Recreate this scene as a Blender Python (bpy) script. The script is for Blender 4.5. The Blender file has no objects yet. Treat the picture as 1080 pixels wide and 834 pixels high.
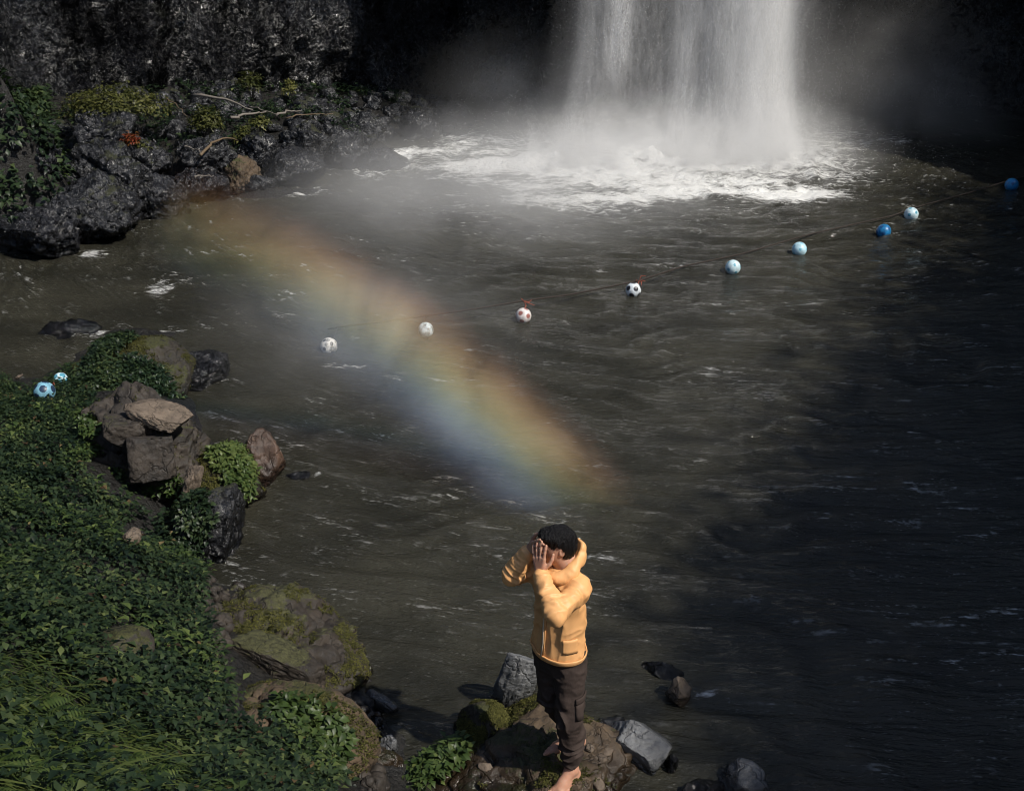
import bpy, math, random
import numpy as np
from mathutils import Vector, Matrix
from mathutils.bvhtree import BVHTree
R = math.radians
rng = np.random.default_rng(7)
random.seed(7)
scene = bpy.context.scene
COL = scene.collection

# ---------------------------------------------------------------- camera
CAM_H, PITCH, FPX = 5.15, R(25), 1146.0
cam_d = bpy.data.cameras.new('camera'); cam = bpy.data.objects.new('camera', cam_d); COL.objects.link(cam)
cam.location = (0, 0, CAM_H); cam.rotation_euler = (R(90) - PITCH, 0, 0)
cam_d.sensor_fit = 'HORIZONTAL'; cam_d.sensor_width = 36; cam_d.lens = 36 * FPX / 1080
cam_d.clip_end = 500; scene.camera = cam

def ray(px, py):
    x, d = (px - 540) / FPX, (py - 417) / FPX
    f = math.cos(PITCH) - math.sin(PITCH) * d
    return Vector((x, f, -(math.sin(PITCH) + math.cos(PITCH) * d)))
def at(px, py, z=0.0):                      # survey: where a sight line meets height z
    r = ray(px, py); t = (z - CAM_H) / r.z
    return Vector((r.x * t, r.y * t, z))
def at_y(px, py, y):
    r = ray(px, py); t = y / r.y
    return Vector((r.x * t, y, CAM_H + r.z * t))
def project(P):
    P = np.asarray(P); y, z = P[..., 1], P[..., 2] - CAM_H
    dep = y * math.cos(PITCH) - z * math.sin(PITCH); dn = -y * math.sin(PITCH) - z * math.cos(PITCH)
    return 540 + FPX * P[..., 0] / dep, 417 + FPX * dn / dep

# ---------------------------------------------------------------- noise
_perm = np.random.default_rng(3).permutation(256); _perm = np.concatenate([_perm, _perm, _perm])
_g = np.random.default_rng(4).normal(size=(256, 3)); _g /= np.linalg.norm(_g, axis=1)[:, None]; _g = _g.astype(np.float32)
def perlin(x, y, z):
    x, y, z = (np.asarray(a, np.float32) for a in np.broadcast_arrays(x, y, z))
    xi, yi, zi = (np.floor(a).astype(np.int64) for a in (x, y, z))
    xf, yf, zf = x - xi, y - yi, z - zi
    u, v, w = (a * a * a * (a * (a * 6 - 15) + 10) for a in (xf, yf, zf))
    xi, yi, zi = xi & 255, yi & 255, zi & 255
    def gr(i, j, k):
        g = _g[_perm[_perm[_perm[xi + i] + yi + j] + zi + k]]
        return g[..., 0] * (xf - i) + g[..., 1] * (yf - j) + g[..., 2] * (zf - k)
    l = lambda a, b, t: a + t * (b - a)
    return l(l(l(gr(0,0,0), gr(1,0,0), u), l(gr(0,1,0), gr(1,1,0), u), v), l(l(gr(0,0,1), gr(1,0,1), u), l(gr(0,1,1), gr(1,1,1), u), v), w)
def fbm(x, y, z, o=4, gain=.5):
    s, a, f = 0, 1.0, 1.0
    for k in range(o):
        s = s + a * perlin(x * f + 17.3 * k, y * f - 9.1 * k, z * f + 5.7 * k); a *= gain; f *= 2.03
    return s
def ss(a, b, x):
    t = np.clip((x - a) / (b - a), 0, 1); return t * t * (3 - 2 * t)

# ---------------------------------------------------------------- objects
def tag(o, label=None, cat=None, group=None, kind=None):
    if label: o['label'] = label
    if cat: o['category'] = cat
    if group: o['group'] = group
    if kind: o['kind'] = kind
    return o
def link(name, me, mats=(), parent=None, smooth=True):
    for m in (mats if isinstance(mats, (list, tuple)) else [mats]): me.materials.append(m)
    o = bpy.data.objects.new(name, me); COL.objects.link(o)
    if parent is not None: o.parent = parent
    if smooth: me.polygons.foreach_set('use_smooth', np.ones(len(me.polygons), bool))
    me.update()
    return o
def mesh_np(name, V, F, attrs=None):
    V = np.asarray(V, np.float32); F = np.asarray(F, np.int32)
    me = bpy.data.meshes.new(name); n, k = F.shape
    me.vertices.add(len(V)); me.vertices.foreach_set('co', V.ravel())
    me.loops.add(n * k); me.loops.foreach_set('vertex_index', F.ravel())
    me.polygons.add(n); me.polygons.foreach_set('loop_start', np.arange(0, n * k, k, dtype=np.int32))
    me.update(calc_edges=True); me.validate()
    for nm, a in (attrs or {}).items():
        at_ = me.attributes.new(nm, 'FLOAT', 'POINT'); at_.data.foreach_set('value', np.asarray(a, np.float32))
    return me
def grid_mesh(name, X, Y, Z, attrs=None):
    n, m = X.shape
    V = np.stack([X, Y, Z], -1).reshape(-1, 3); I = np.arange(n * m).reshape(n, m)
    F = np.stack([I[:-1, :-1], I[:-1, 1:], I[1:, 1:], I[1:, :-1]], -1).reshape(-1, 4)
    return mesh_np(name, V, F, {k: v.ravel() for k, v in (attrs or {}).items()})
def tube(pts, rad, n=6):
    pts = np.asarray(pts, float); rad = np.broadcast_to(np.asarray(rad, float), len(pts))
    T = np.gradient(pts, axis=0); T /= np.linalg.norm(T, axis=1)[:, None] + 1e-9
    up = np.array([0, 0, 1.0]) if abs(T[:, 2]).mean() < .8 else np.array([1.0, 0, 0])
    A = np.cross(T, up); A /= np.linalg.norm(A, axis=1)[:, None] + 1e-9; B = np.cross(T, A)
    th = np.linspace(0, 2 * np.pi, n, endpoint=False)
    V = pts[:, None] + rad[:, None, None] * (A[:, None] * np.cos(th)[None, :, None] + B[:, None] * np.sin(th)[None, :, None])
    V = V.reshape(-1, 3); I = np.arange(len(pts) * n).reshape(len(pts), n); J = np.roll(I, -1, 1)
    F = np.stack([I[:-1], J[:-1], J[1:], I[1:]], -1).reshape(-1, 4)
    c0, c1 = len(V), len(V) + 1; V = np.vstack([V, pts[0], pts[-1]])
    caps = [[c0, J[0, k], I[0, k], I[0, k]] for k in range(n)] + [[c1, I[-1, k], J[-1, k], J[-1, k]] for k in range(n)]
    return V, F, np.array(caps)[:, :3]
def tube_mesh(name, chains, n=6):
    Vs, Fs, off = [], [], 0
    for pts, rad in chains:
        V, F, C = tube(pts, rad, n)
        Fs += [tuple(f) for f in (F + off)] + [tuple(f) for f in (C + off)]; Vs.append(V); off += len(V)
    me = bpy.data.meshes.new(name); me.from_pydata(np.vstack(Vs).tolist(), [], Fs); return me

# ---------------------------------------------------------------- materials
class NT:
    def __init__(s, name):
        s.m = bpy.data.materials.new(name); s.m.use_nodes = True; s.t = s.m.node_tree; s.t.nodes.clear()
        s.out = s.n('ShaderNodeOutputMaterial')
    def n(s, typ, **kw):
        nd = s.t.nodes.new(typ)
        for k, v in kw.items(): setattr(nd, k, v)
        return nd
    def set(s, inp, v):
        if hasattr(v, 'is_output') or isinstance(v, bpy.types.NodeSocket): s.t.links.new(v, inp)
        elif v is not None: inp.default_value = v
    def math(s, op, a, b=None, c=None, clamp=False):
        nd = s.n('ShaderNodeMath', operation=op, use_clamp=clamp)
        for i, v in enumerate((a, b, c)):
            if v is not None: s.set(nd.inputs[i], v)
        return nd.outputs[0]
    def vmath(s, op, a, b=None):
        nd = s.n('ShaderNodeVectorMath', operation=op)
        s.set(nd.inputs[0], a)
        if b is not None: s.set(nd.inputs[1], b)
        return nd.outputs[1] if op in ('LENGTH', 'DOT_PRODUCT') else nd.outputs[0]
    def pos(s): return s.n('ShaderNodeNewGeometry').outputs['Position']
    def obj(s): return s.n('ShaderNodeTexCoord').outputs['Object']
    def noise(s, vec, scale, detail=4, rough=.55, dist=0.0, col=False):
        nd = s.n('ShaderNodeTexNoise'); s.set(nd.inputs['Vector'], vec)
        nd.inputs['Scale'].default_value = scale; nd.inputs['Detail'].default_value = detail
        nd.inputs['Roughness'].default_value = rough; nd.inputs['Distortion'].default_value = dist
        return nd.outputs['Color' if col else 'Fac']
    def voro(s, vec, scale, feature='F1'):
        nd = s.n('ShaderNodeTexVoronoi', feature=feature); s.set(nd.inputs['Vector'], vec); nd.inputs['Scale'].default_value = scale
        return nd.outputs['Distance']
    def ramp(s, f, stops, interp='LINEAR'):
        nd = s.n('ShaderNodeValToRGB'); s.set(nd.inputs[0], f); cr = nd.color_ramp; cr.interpolation = interp
        while len(cr.elements) < len(stops): cr.elements.new(.5)
        for e, (p, c) in zip(cr.elements, stops):
            e.position = p; e.color = (c, c, c, 1) if isinstance(c, (int, float)) else (*c, 1)
        return nd.outputs[0]
    def mix(s, f, a, b, blend='MIX'):
        nd = s.n('ShaderNodeMix', data_type='RGBA', blend_type=blend)
        s.set(nd.inputs[0], f)
        for i, v in ((6, a), (7, b)): s.set(nd.inputs[i], (*v, 1) if isinstance(v, tuple) and len(v) == 3 else v)
        return nd.outputs[2]
    def sep(s, v):
        nd = s.n('ShaderNodeSeparateXYZ'); s.set(nd.inputs[0], v); return nd.outputs
    def comb(s, x, y, z):
        nd = s.n('ShaderNodeCombineXYZ')
        for i, v in enumerate((x, y, z)): s.set(nd.inputs[i], v)
        return nd.outputs[0]
    def attr(s, name):
        return s.n('ShaderNodeAttribute', attribute_name=name).outputs['Fac']
    def bump(s, h, strength=.5, dist=.02, normal=None):
        nd = s.n('ShaderNodeBump'); s.set(nd.inputs['Height'], h); nd.inputs['Strength'].default_value = strength; nd.inputs['Distance'].default_value = dist
        if normal is not None: s.set(nd.inputs['Normal'], normal)
        return nd.outputs[0]
    def facets(s, p, nm, amt, scale):      # small wet facets, each turned its own way
        v = s.n('ShaderNodeTexVoronoi'); s.set(v.inputs['Vector'], p); v.inputs['Scale'].default_value = scale
        r = s.vmath('SUBTRACT', v.outputs['Color'], (.5, .5, .5))
        return s.vmath('NORMALIZE', s.vmath('ADD', nm, s.vmath('MULTIPLY', r, (amt, amt, amt))))
    def bsdf(s, **kw):
        nd = s.n('ShaderNodeBsdfPrincipled')
        for k, v in kw.items():
            k = {'color': 'Base Color', 'rough': 'Roughness', 'normal': 'Normal', 'spec': 'Specular IOR Level', 'coat': 'Coat Weight', 'sub': 'Subsurface Weight', 'trans': 'Transmission Weight', 'alpha': 'Alpha', 'sheen': 'Sheen Weight', 'ior': 'IOR'}[k]
            s.set(nd.inputs[k], (*v, 1) if isinstance(v, tuple) and len(v) == 3 else v)
        return nd
    def surf(s, sh): s.t.links.new(sh.outputs[0], s.out.inputs['Surface']); return s.m
    def vol(s, sh): s.t.links.new(sh.outputs[0], s.out.inputs['Volume']); return s.m

def rock_mat(name, dark, light, moss=None, moss_amt=0.0, rough=(.35, .75), scale=5.0, wet_z=.12, bump=.6, glint=0.0, strata=False, gscale=15):
    s = NT(name); p = s.pos()
    pv = s.vmath('MULTIPLY', p, (1, 1, 3.5)) if strata else p
    n1 = s.noise(pv, scale, 8, .62, .4); n2 = s.noise(p, scale * 5.3, 6, .65); n3 = s.noise(p, scale * .45, 3, .5)
    c = s.ramp(s.math('ADD', s.math('MULTIPLY', n1, .7), s.math('MULTIPLY', n2, .3)), [(.3, dark), (.52, tuple(.5 * (a + b) for a, b in zip(dark, light))), (.72, light)])
    cracks = s.ramp(s.voro(s.vmath('ADD', p, s.vmath('MULTIPLY', s.noise(p, scale, 3, .5, col=True), (.35, .35, .35))), scale * .42, 'DISTANCE_TO_EDGE'), [(0, .55), (.035, 1)])
    c = s.mix(1.0, c, cracks, 'MULTIPLY')
    rg = s.ramp(n2, [(.35, rough[0]), (.65, rough[1])])
    if moss:
        nz = s.sep(s.n('ShaderNodeNewGeometry').outputs['Normal'])[2]
        mk = s.math('ADD', s.math('MULTIPLY', nz, .30), s.math('ADD', s.math('MULTIPLY', n3, 1.0), s.math('MULTIPLY', n2, .6)))
        T = 1.13 - .22 * moss_amt
        mk = s.ramp(s.math('MULTIPLY', mk, .6), [(T * .6, 0), (T * .6 + .05, 1)])
        mc = s.ramp(s.math('ADD', s.math('MULTIPLY', s.noise(p, 38, 5, .75), .6), s.math('MULTIPLY', s.noise(p, 110, 2, .6), .4)), [(.36, tuple(.18 * a for a in moss)), (.62, tuple(1.15 * a for a in moss))])
        c = s.mix(mk, c, mc); rg = s.math('MAXIMUM', rg, s.math('MULTIPLY', mk, .85))
    z = s.sep(p)[2]
    wet = s.math('SUBTRACT', 1, s.math('MULTIPLY', s.math('ADD', z, s.math('MULTIPLY', n3, -.12)), 1 / max(wet_z, .01)), clamp=True)
    c = s.mix(s.math('MULTIPLY', wet, .75), c, tuple(.25 * a for a in dark)); rg = s.math('SUBTRACT', rg, s.math('MULTIPLY', wet, s.math('SUBTRACT', rg, .14)))
    h = s.math('ADD', s.math('MULTIPLY', n1, .8), s.math('ADD', s.math('MULTIPLY', n2, .35), s.math('MULTIPLY', s.noise(p, scale * 17, 3, .6), .14)))
    h = s.math('MULTIPLY', h, cracks)
    nm = s.bump(h, bump, .05)
    if glint: nm = s.facets(p, s.facets(p, nm, glint, gscale), glint * .6, gscale * 2.7)
    return s.surf(s.bsdf(color=c, rough=rg, normal=nm, spec=.5))

M = {}
M['wet'] = rock_mat('wet_dark_rock', (.004, .0043, .0055), (.028, .029, .034), rough=(.09, .35), scale=7, bump=1.0, wet_z=.3, glint=.8)
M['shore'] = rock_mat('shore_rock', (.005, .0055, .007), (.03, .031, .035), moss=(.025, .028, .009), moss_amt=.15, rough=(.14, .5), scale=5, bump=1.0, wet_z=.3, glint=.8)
M['mossy'] = rock_mat('mossy_rock', (.008, .007, .0055), (.045, .036, .024), moss=(.05, .052, .013), moss_amt=.55, rough=(.6, .95), scale=6)
M['lichen'] = rock_mat('lichen_slab', (.006, .005, .004), (.050, .037, .026), moss=(.066, .066, .024), moss_amt=.42, rough=(.5, .95), scale=6)
M['brown'] = rock_mat('brown_rock', (.004, .0036, .0032), (.062, .049, .038), moss=(.05, .05, .016), moss_amt=.0, rough=(.55, .9), scale=5)
M['tan'] = rock_mat('tan_slab', (.06, .045, .033), (.22, .17, .125), rough=(.6, .9), scale=9, wet_z=.01)
M['grey'] = rock_mat('grey_slab', (.06, .063, .068), (.24, .245, .25), rough=(.4, .75), scale=7, wet_z=.12, strata=True)
M['earth'] = rock_mat('earthy_rock', (.022, .015, .009), (.150, .102, .060), moss=(.055, .055, .014), moss_amt=.22, rough=(.7, .95), scale=7, wet_z=.16)
M['pink'] = rock_mat('pinkish_rock', (.004, .004, .0045), (.14, .085, .058), rough=(.25, .7), scale=6, wet_z=.22)

def ground_mat():
    s = NT('ground_soil'); p = s.pos()
    n = s.noise(p, 5, 7, .65); n2 = s.noise(p, 30, 5, .65)
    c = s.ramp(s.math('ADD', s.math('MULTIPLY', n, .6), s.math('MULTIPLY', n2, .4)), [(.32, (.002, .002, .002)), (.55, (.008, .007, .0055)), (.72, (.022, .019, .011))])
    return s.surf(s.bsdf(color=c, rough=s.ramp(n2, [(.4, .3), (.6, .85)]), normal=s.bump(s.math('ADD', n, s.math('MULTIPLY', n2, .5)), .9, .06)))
def cliff_mat():
    s = NT('wet_cliff_rock'); p = s.pos()
    pv = s.vmath('MULTIPLY', p, (1, 1, .45))
    n1 = s.noise(pv, 1.5, 7, .65, .5); n2 = s.noise(p, 13, 6, .7); n3 = s.noise(p, 30, 3, .6)
    n4 = s.noise(s.vmath('MULTIPLY', p, (1, 1, .35)), .55, 4, .6, .6)
    c = s.ramp(s.math('ADD', s.math('MULTIPLY', n1, .5), s.math('MULTIPLY', n2, .5)), [(.38, (.0015, .0017, .0024)), (.55, (.007, .0072, .009)), (.68, (.034, .034, .036))])
    c = s.mix(1.0, c, s.ramp(n4, [(.35, .25), (.62, 1.2)]), 'MULTIPLY')
    moss = s.ramp(s.math('ADD', s.math('MULTIPLY', s.noise(p, .9, 4), .7), s.math('MULTIPLY', n2, .3)), [(.58, 0), (.68, .5)])
    c = s.mix(moss, c, (.010, .011, .006))
    h = s.math('ADD', s.math('MULTIPLY', n1, 1.6), s.math('ADD', s.math('MULTIPLY', n2, .8), s.math('MULTIPLY', n3, .3)))
    nm = s.facets(p, s.facets(p, s.bump(h, 1.0, .16), .75, 9), .95, 21)
    return s.surf(s.bsdf(color=c, rough=s.ramp(n2, [(.38, .11), (.62, .34)]), normal=nm, spec=s.ramp(s.math('ADD', s.math('MULTIPLY', n1, .4), s.math('MULTIPLY', n4, .6)), [(.40, .05), (.58, 1.0)])))
def leaf_mat(name, stops, rough=.42, spec=.3):
    s = NT(name); t = s.attr('tone')
    c = s.ramp(t, stops)
    b = s.bsdf(color=c, rough=rough, spec=spec)
    tr = s.n('ShaderNodeBsdfTranslucent'); s.set(tr.inputs[0], s.mix(1.0, c, (1.0, 1.25, .45), 'MULTIPLY'))
    mx = s.n('ShaderNodeMixShader'); mx.inputs[0].default_value = .25
    s.t.links.new(b.outputs[0], mx.inputs[1]); s.t.links.new(tr.outputs[0], mx.inputs[2])
    return s.surf(mx)
def flat_mat(name, col, rough=.6, spec=.4, var=.25, scale=20):
    s = NT(name); n = s.noise(s.obj(), scale, 4)
    c = s.mix(n, tuple(a * (1 - var) for a in col), tuple(min(1, a * (1 + var)) for a in col))
    return s.surf(s.bsdf(color=c, rough=rough, spec=spec, normal=s.bump(n, .15, .01)))
M['ground'] = ground_mat(); M['cliff'] = cliff_mat()
M['leaf'] = leaf_mat('ivy_leaf', [(0, (.005, .011, .006)), (.35, (.015, .029, .013)), (.7, (.044, .066, .026)), (1, (.12, .145, .05))])
M['leaf_yellow'] = leaf_mat('yellow_leaf', [(0, (.022, .028, .009)), (.6, (.068, .072, .02)), (1, (.14, .138, .045))])
M['leaf_bright'] = leaf_mat('fresh_leaf', [(0, (.018, .032, .01)), (.5, (.045, .075, .02)), (1, (.12, .15, .045))])
M['grass'] = leaf_mat('grass_blade', [(0, (.014, .028, .009)), (.5, (.036, .058, .016)), (1, (.095, .115, .03))])
M['leaf_red'] = leaf_mat('red_leaf', [(0, (.10, .015, .008)), (.5, (.16, .035, .014)), (1, (.14, .09, .02))])
M['fern'] = leaf_mat('fern_frond', [(0, (.018, .034, .009)), (.5, (.05, .078, .018)), (1, (.11, .13, .034))])
# ---------------------------------------------------------------- light
BOW_V = Vector((.62, -.615, 1.046)).normalized()          # the rainbow's axis
SUN_V = Vector((.74, -.50, 1.03)).normalized()          # towards the sun
elev = math.asin(SUN_V.z); az = math.atan2(SUN_V.x, SUN_V.y)
sun_d = bpy.data.lights.new('sun', 'SUN'); sun = bpy.data.objects.new('sun', sun_d); COL.objects.link(sun)
sun_d.energy = 4.8; sun_d.angle = R(.9); sun_d.color = (1, .945, .86)
sun.rotation_euler = SUN_V.to_track_quat('Z', 'Y').to_euler()
w = bpy.data.worlds.new('World'); scene.world = w; w.use_nodes = True
wn = w.node_tree; bg = wn.nodes['Background']; sky = wn.nodes.new('ShaderNodeTexSky')
sky.sky_type = 'NISHITA'; sky.sun_disc = False; sky.sun_elevation = elev; sky.sun_rotation = az; sky.air_density = 1.0; sky.dust_density = 1.0
wn.links.new(sky.outputs[0], bg.inputs[0]); bg.inputs[1].default_value = .10
vs = scene.view_settings; vs.view_transform = 'Standard'; vs.look = 'None'; vs.gamma = 1; vs.exposure = 0; vs.use_curve_mapping = False
cy = scene.cycles; cy.filter_width = 1.0; cy.use_denoising = True; cy.max_bounces = 6; cy.diffuse_bounces = 2; cy.glossy_bounces = 3
cy.transparent_max_bounces = 24; cy.volume_bounces = 3; cy.volume_step_rate = 1.5; cy.volume_max_steps = 64; cy.use_adaptive_sampling = True; cy.adaptive_threshold = .03; cy.adaptive_min_samples = 16; cy.sample_clamp_indirect = 4; cy.sample_clamp_direct = 0
try: cy.denoiser = 'OPENIMAGEDENOISE'
except Exception: pass

# ---------------------------------------------------------------- ground sheet
ctrl = []
def C(px, py, z): ctrl.append(tuple(at(px, py, z)))
# far bank: shoreline then land
for p in [(-120, 300), (-50, 290), (0, 278), (60, 264), (110, 250), (150, 232), (200, 217), (265, 210), (330, 197), (375, 183), (430, 166), (470, 145), (510, 128), (600, 113)]: C(*p, 0.0)
for p in [(0, 232, .5), (40, 250, .14), (0, 150, 1.5), (-100, 200, 1.0), (30, 90, 2.3), (0, 70, 2.7), (60, 190, .8), (90, 225, .22), (120, 125, 1.0), (100, 205, .55), (200, 150, .75), (190, 195, .35), (250, 125, .7), (300, 145, .5), (280, 190, .2), (350, 125, .55), (390, 145, .35), (450, 115, .3), (200, 98, 1.0), (300, 98, .8), (400, 98, .6)]: C(*p)
for p in [(60, 300), (200, 260), (330, 240), (450, 200), (540, 160), (700, 150), (900, 130), (100, 320), (300, 320), (500, 300), (700, 300), (900, 300), (1080, 300), (300, 450), (500, 450), (800, 450), (1080, 450), (320, 560), (450, 600), (700, 600), (900, 650), (820, 760), (1080, 800)]: C(*p, -1.1)
for p in [(-150, 335, -.7), (-60, 335, -.8), (0, 300, -.5), (0, 335, -.9), (0, 370, -.5), (60, 310, -.8), (60, 360, -.5), (120, 275, -.6), (150, 310, -1), (-150, 305, -.3), (-60, 310, -.4)]: C(*p)
for p in [(-8, 13), (-10, 13.5), (-8, 15), (-7, 12), (-6.2, 12.4), (-9, 11.5)]: ctrl.append((*p, -.8))
ctrl += [(-12, 14.5, .3), (-12, 11, .8)]
for p in [(3, 3), (5, 2), (8, 6), (10, 12), (12, 18), (9, 24), (4, 26)]: ctrl.append((*p, -1.1))
# near bank
for p in [(-90, 385), (-40, 392), (0, 396), (45, 398), (80, 372), (110, 350), (185, 350), (205, 420), (215, 450), (252, 480), (258, 530), (205, 562), (206, 585), (212, 612), (270, 628), (330, 650), (370, 690), (380, 740), (425, 770), (440, 830)]: C(*p, -.02)
for p in [(0, 834, 2.6), (100, 834, 2.15), (200, 834, 1.5), (300, 834, .95), (380, 834, .3), (0, 700, 2.0), (100, 700, 1.65), (200, 700, 1.0), (280, 720, .4), (0, 600, 1.5), (100, 600, 1.15), (180, 600, .6), (0, 500, .95), (80, 500, .7), (150, 520, .4), (0, 430, .35), (60, 430, .35), (120, 410, .35), (-200, 500, 1.6), (-200, 700, 2.6), (-200, 420, .8), (320, 780, .5)]: C(*p)
ctrl += [(0, 0, 3.3), (-2, 1, 3.3), (-1, 2, 2.7), (0, 2.5, 1.6), (.5, 3.6, .4), (1.2, 4.0, -.1), (1.6, 5.2, -.5), (2.5, 1, .6), (4, 0, 1.0), (-4, -3, 4), (0, -4, 3.5), (4, -5, 2.5), (.3, 5.2, -.3)]
ctrl += [(-25, y, 5) for y in (-5, 10, 25, 40)] + [(x, 45, 5) for x in (-20, 0, 20)] + [(25, y, 5) for y in (-5, 10, 25, 40)] + [(x, -20, 5) for x in (-15, 0, 15)]
ctrl = np.array(ctrl); Pc = ctrl[:, :2]; N = len(Pc)
Kc = np.linalg.norm(Pc[:, None] - Pc[None], axis=-1)
A_ = np.zeros((N + 3, N + 3)); A_[:N, :N] = -Kc + 0.02 * np.eye(N); A_[:N, N] = 1; A_[:N, N + 1:] = Pc; A_[N:, :N] = A_[:N, N:].T
wts = np.linalg.lstsq(A_, np.concatenate([ctrl[:, 2], np.zeros(3)]), rcond=None)[0]
def ground_z(x, y, detail=True):
    x = np.asarray(x, float); y = np.asarray(y, float); sh = x.shape; q = np.stack([x.ravel(), y.ravel()], -1); z = np.empty(len(q))
    for i in range(0, len(q), 20000):
        d = np.linalg.norm(q[i:i + 20000, None] - Pc[None], axis=-1); z[i:i + 20000] = -d @ wts[:N] + wts[N] + q[i:i + 20000] @ wts[N + 1:]
    z = z.reshape(sh)
    if detail: z = z + .10 * fbm(x * 1.3, y * 1.3, 0 * x, 4) * ss(-.4, .3, z) + .03 * fbm(x * 6, y * 6, 0 * x, 3)
    return z
gx = np.concatenate([np.linspace(-60, -13, 24), np.linspace(-12.9, 10, 330), np.linspace(10.2, 60, 26)])
gy = np.concatenate([np.linspace(-40, 1, 22), np.linspace(1.1, 30, 400), np.linspace(30.3, 70, 20)])
GX, GY = np.meshgrid(gx, gy, indexing='ij')
inner = (np.abs(GX) < 24) & (GY > -18) & (GY < 44)
GZ = np.where(inner, ground_z(GX, GY), 5 + .4 * fbm(GX * .2, GY * .2, 0 * GX))
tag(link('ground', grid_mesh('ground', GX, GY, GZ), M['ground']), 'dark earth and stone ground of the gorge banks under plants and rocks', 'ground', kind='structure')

# ---------------------------------------------------------------- pool of water
FALL = np.array([4.0, 22.9])
wx = np.linspace(-14, 16, 640)
wy = np.concatenate([np.linspace(-1, 5, 40, endpoint=False), 5 + 27 * np.linspace(0, 1, 700) ** 1.15])
WX, WY = np.meshgrid(wx, wy, indexing='ij')
def water_z(X, Y):
    X = np.asarray(X, float); Y = np.asarray(Y, float); O = 0 * X
    dx, dy = X - FALL[0], Y - FALL[1]; r = np.hypot(dx, dy); th = np.arctan2(dx, -dy)
    warp = 1.5 * fbm(X * .35, Y * .35, O, 3)
    z = .027 * np.sin(2 * np.pi * (r + warp) / 1.25) * (.5 + fbm(X * .5, Y * .5, O + 3, 2)) + .021 * np.sin(2 * np.pi * (r * 1.02 + 1.3 * warp) / .55 + 1) * (.6 + fbm(X * .9, Y * .9, O + 7, 2))
    z = z + .034 * fbm(th * 5, r * 2.2, O + 1.7, 4) + .012 * fbm(X * 2.0, Y * 5.0, O + 4.7, 4)
    turb = np.exp(-((dx / 3.6) ** 2 + (dy / 2.6) ** 2))
    z = z + turb * (.20 * np.abs(fbm(X * 1.1, Y * 1.6, O + 2, 5)) + .07 * fbm(X * 5, Y * 6, O, 3) + .05)
    for cx, cy_, a, sx, sy in ((.6, 22.4, .30, .55, .45), (2.5, 22.3, .34, .8, .6), (5.9, 22.6, .18, .9, .6)):
        z = z + a * np.exp(-((X - cx) / sx) ** 2 - ((Y - cy_) / sy) ** 2) * (.7 + .8 * fbm(X * 2.5, Y * 2.5, O + 5, 4))
    return z
WZ = water_z(WX, WY)
O = 0 * WX; dx, dy = WX - FALL[0], WY - FALL[1]
n_a = fbm(WX * .8, WY * 1.2, O + 9, 5)
foam = 1.5 * np.exp(-np.abs((dx + .4) / 3.3) ** 2.6 - np.abs((dy + .1) / 2.3) ** 2.6)
foam += .9 * np.exp(-((WX - 5.3) / 1.0) ** 2 - ((WY - 19.8) / .45) ** 2) + .85 * np.exp(-((WX - .4) / 1.5) ** 2 - ((WY - 22.0) / 1.2) ** 2) + .75 * np.exp(-((WX - 2.6) / 2.3) ** 2 - ((WY - (19.8 + .28 * (WX - 2.6))) / .5) ** 2)
foam += .75 * np.exp(-((WX + .9) / .9) ** 2 - ((WY - 24.6) / 1.3) ** 2) + .6 * np.exp(-((WX - 8) / 1.6) ** 2 - ((WY - 25.0) / 1.6) ** 2)
foam += .50 * np.exp(-((WX - 1.5) / 5) ** 2 - ((WY - 19.6) / 3.2) ** 2) + .5 * np.exp(-((WX + 1.6) / 1.2) ** 2 - ((WY - 22.6) / 1.6) ** 2)
for px, py, rx, ry, a in ((175, 300, .35, .7, .75), (365, 387, .4, .13, .8), (190, 345, .6, .12, .5), (280, 205, .5, .2, .7), (95, 268, .4, .5, .6), (75, 350, .5, .25, .6), (320, 502, .25, .12, .6), (740, 732, .2, .1, .6), (230, 400, .3, .14, .6), (360, 178, .5, .3, .7), (300, 205, .8, .2, .55), (420, 160, .6, .5, .7), (400, 790, .15, .08, .5), (655, 770, .15, .1, .5)):
    q = at(px, py); foam += a * np.exp(-((WX - q.x) / rx) ** 2 - ((WY - q.y) / ry) ** 2)
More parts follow.
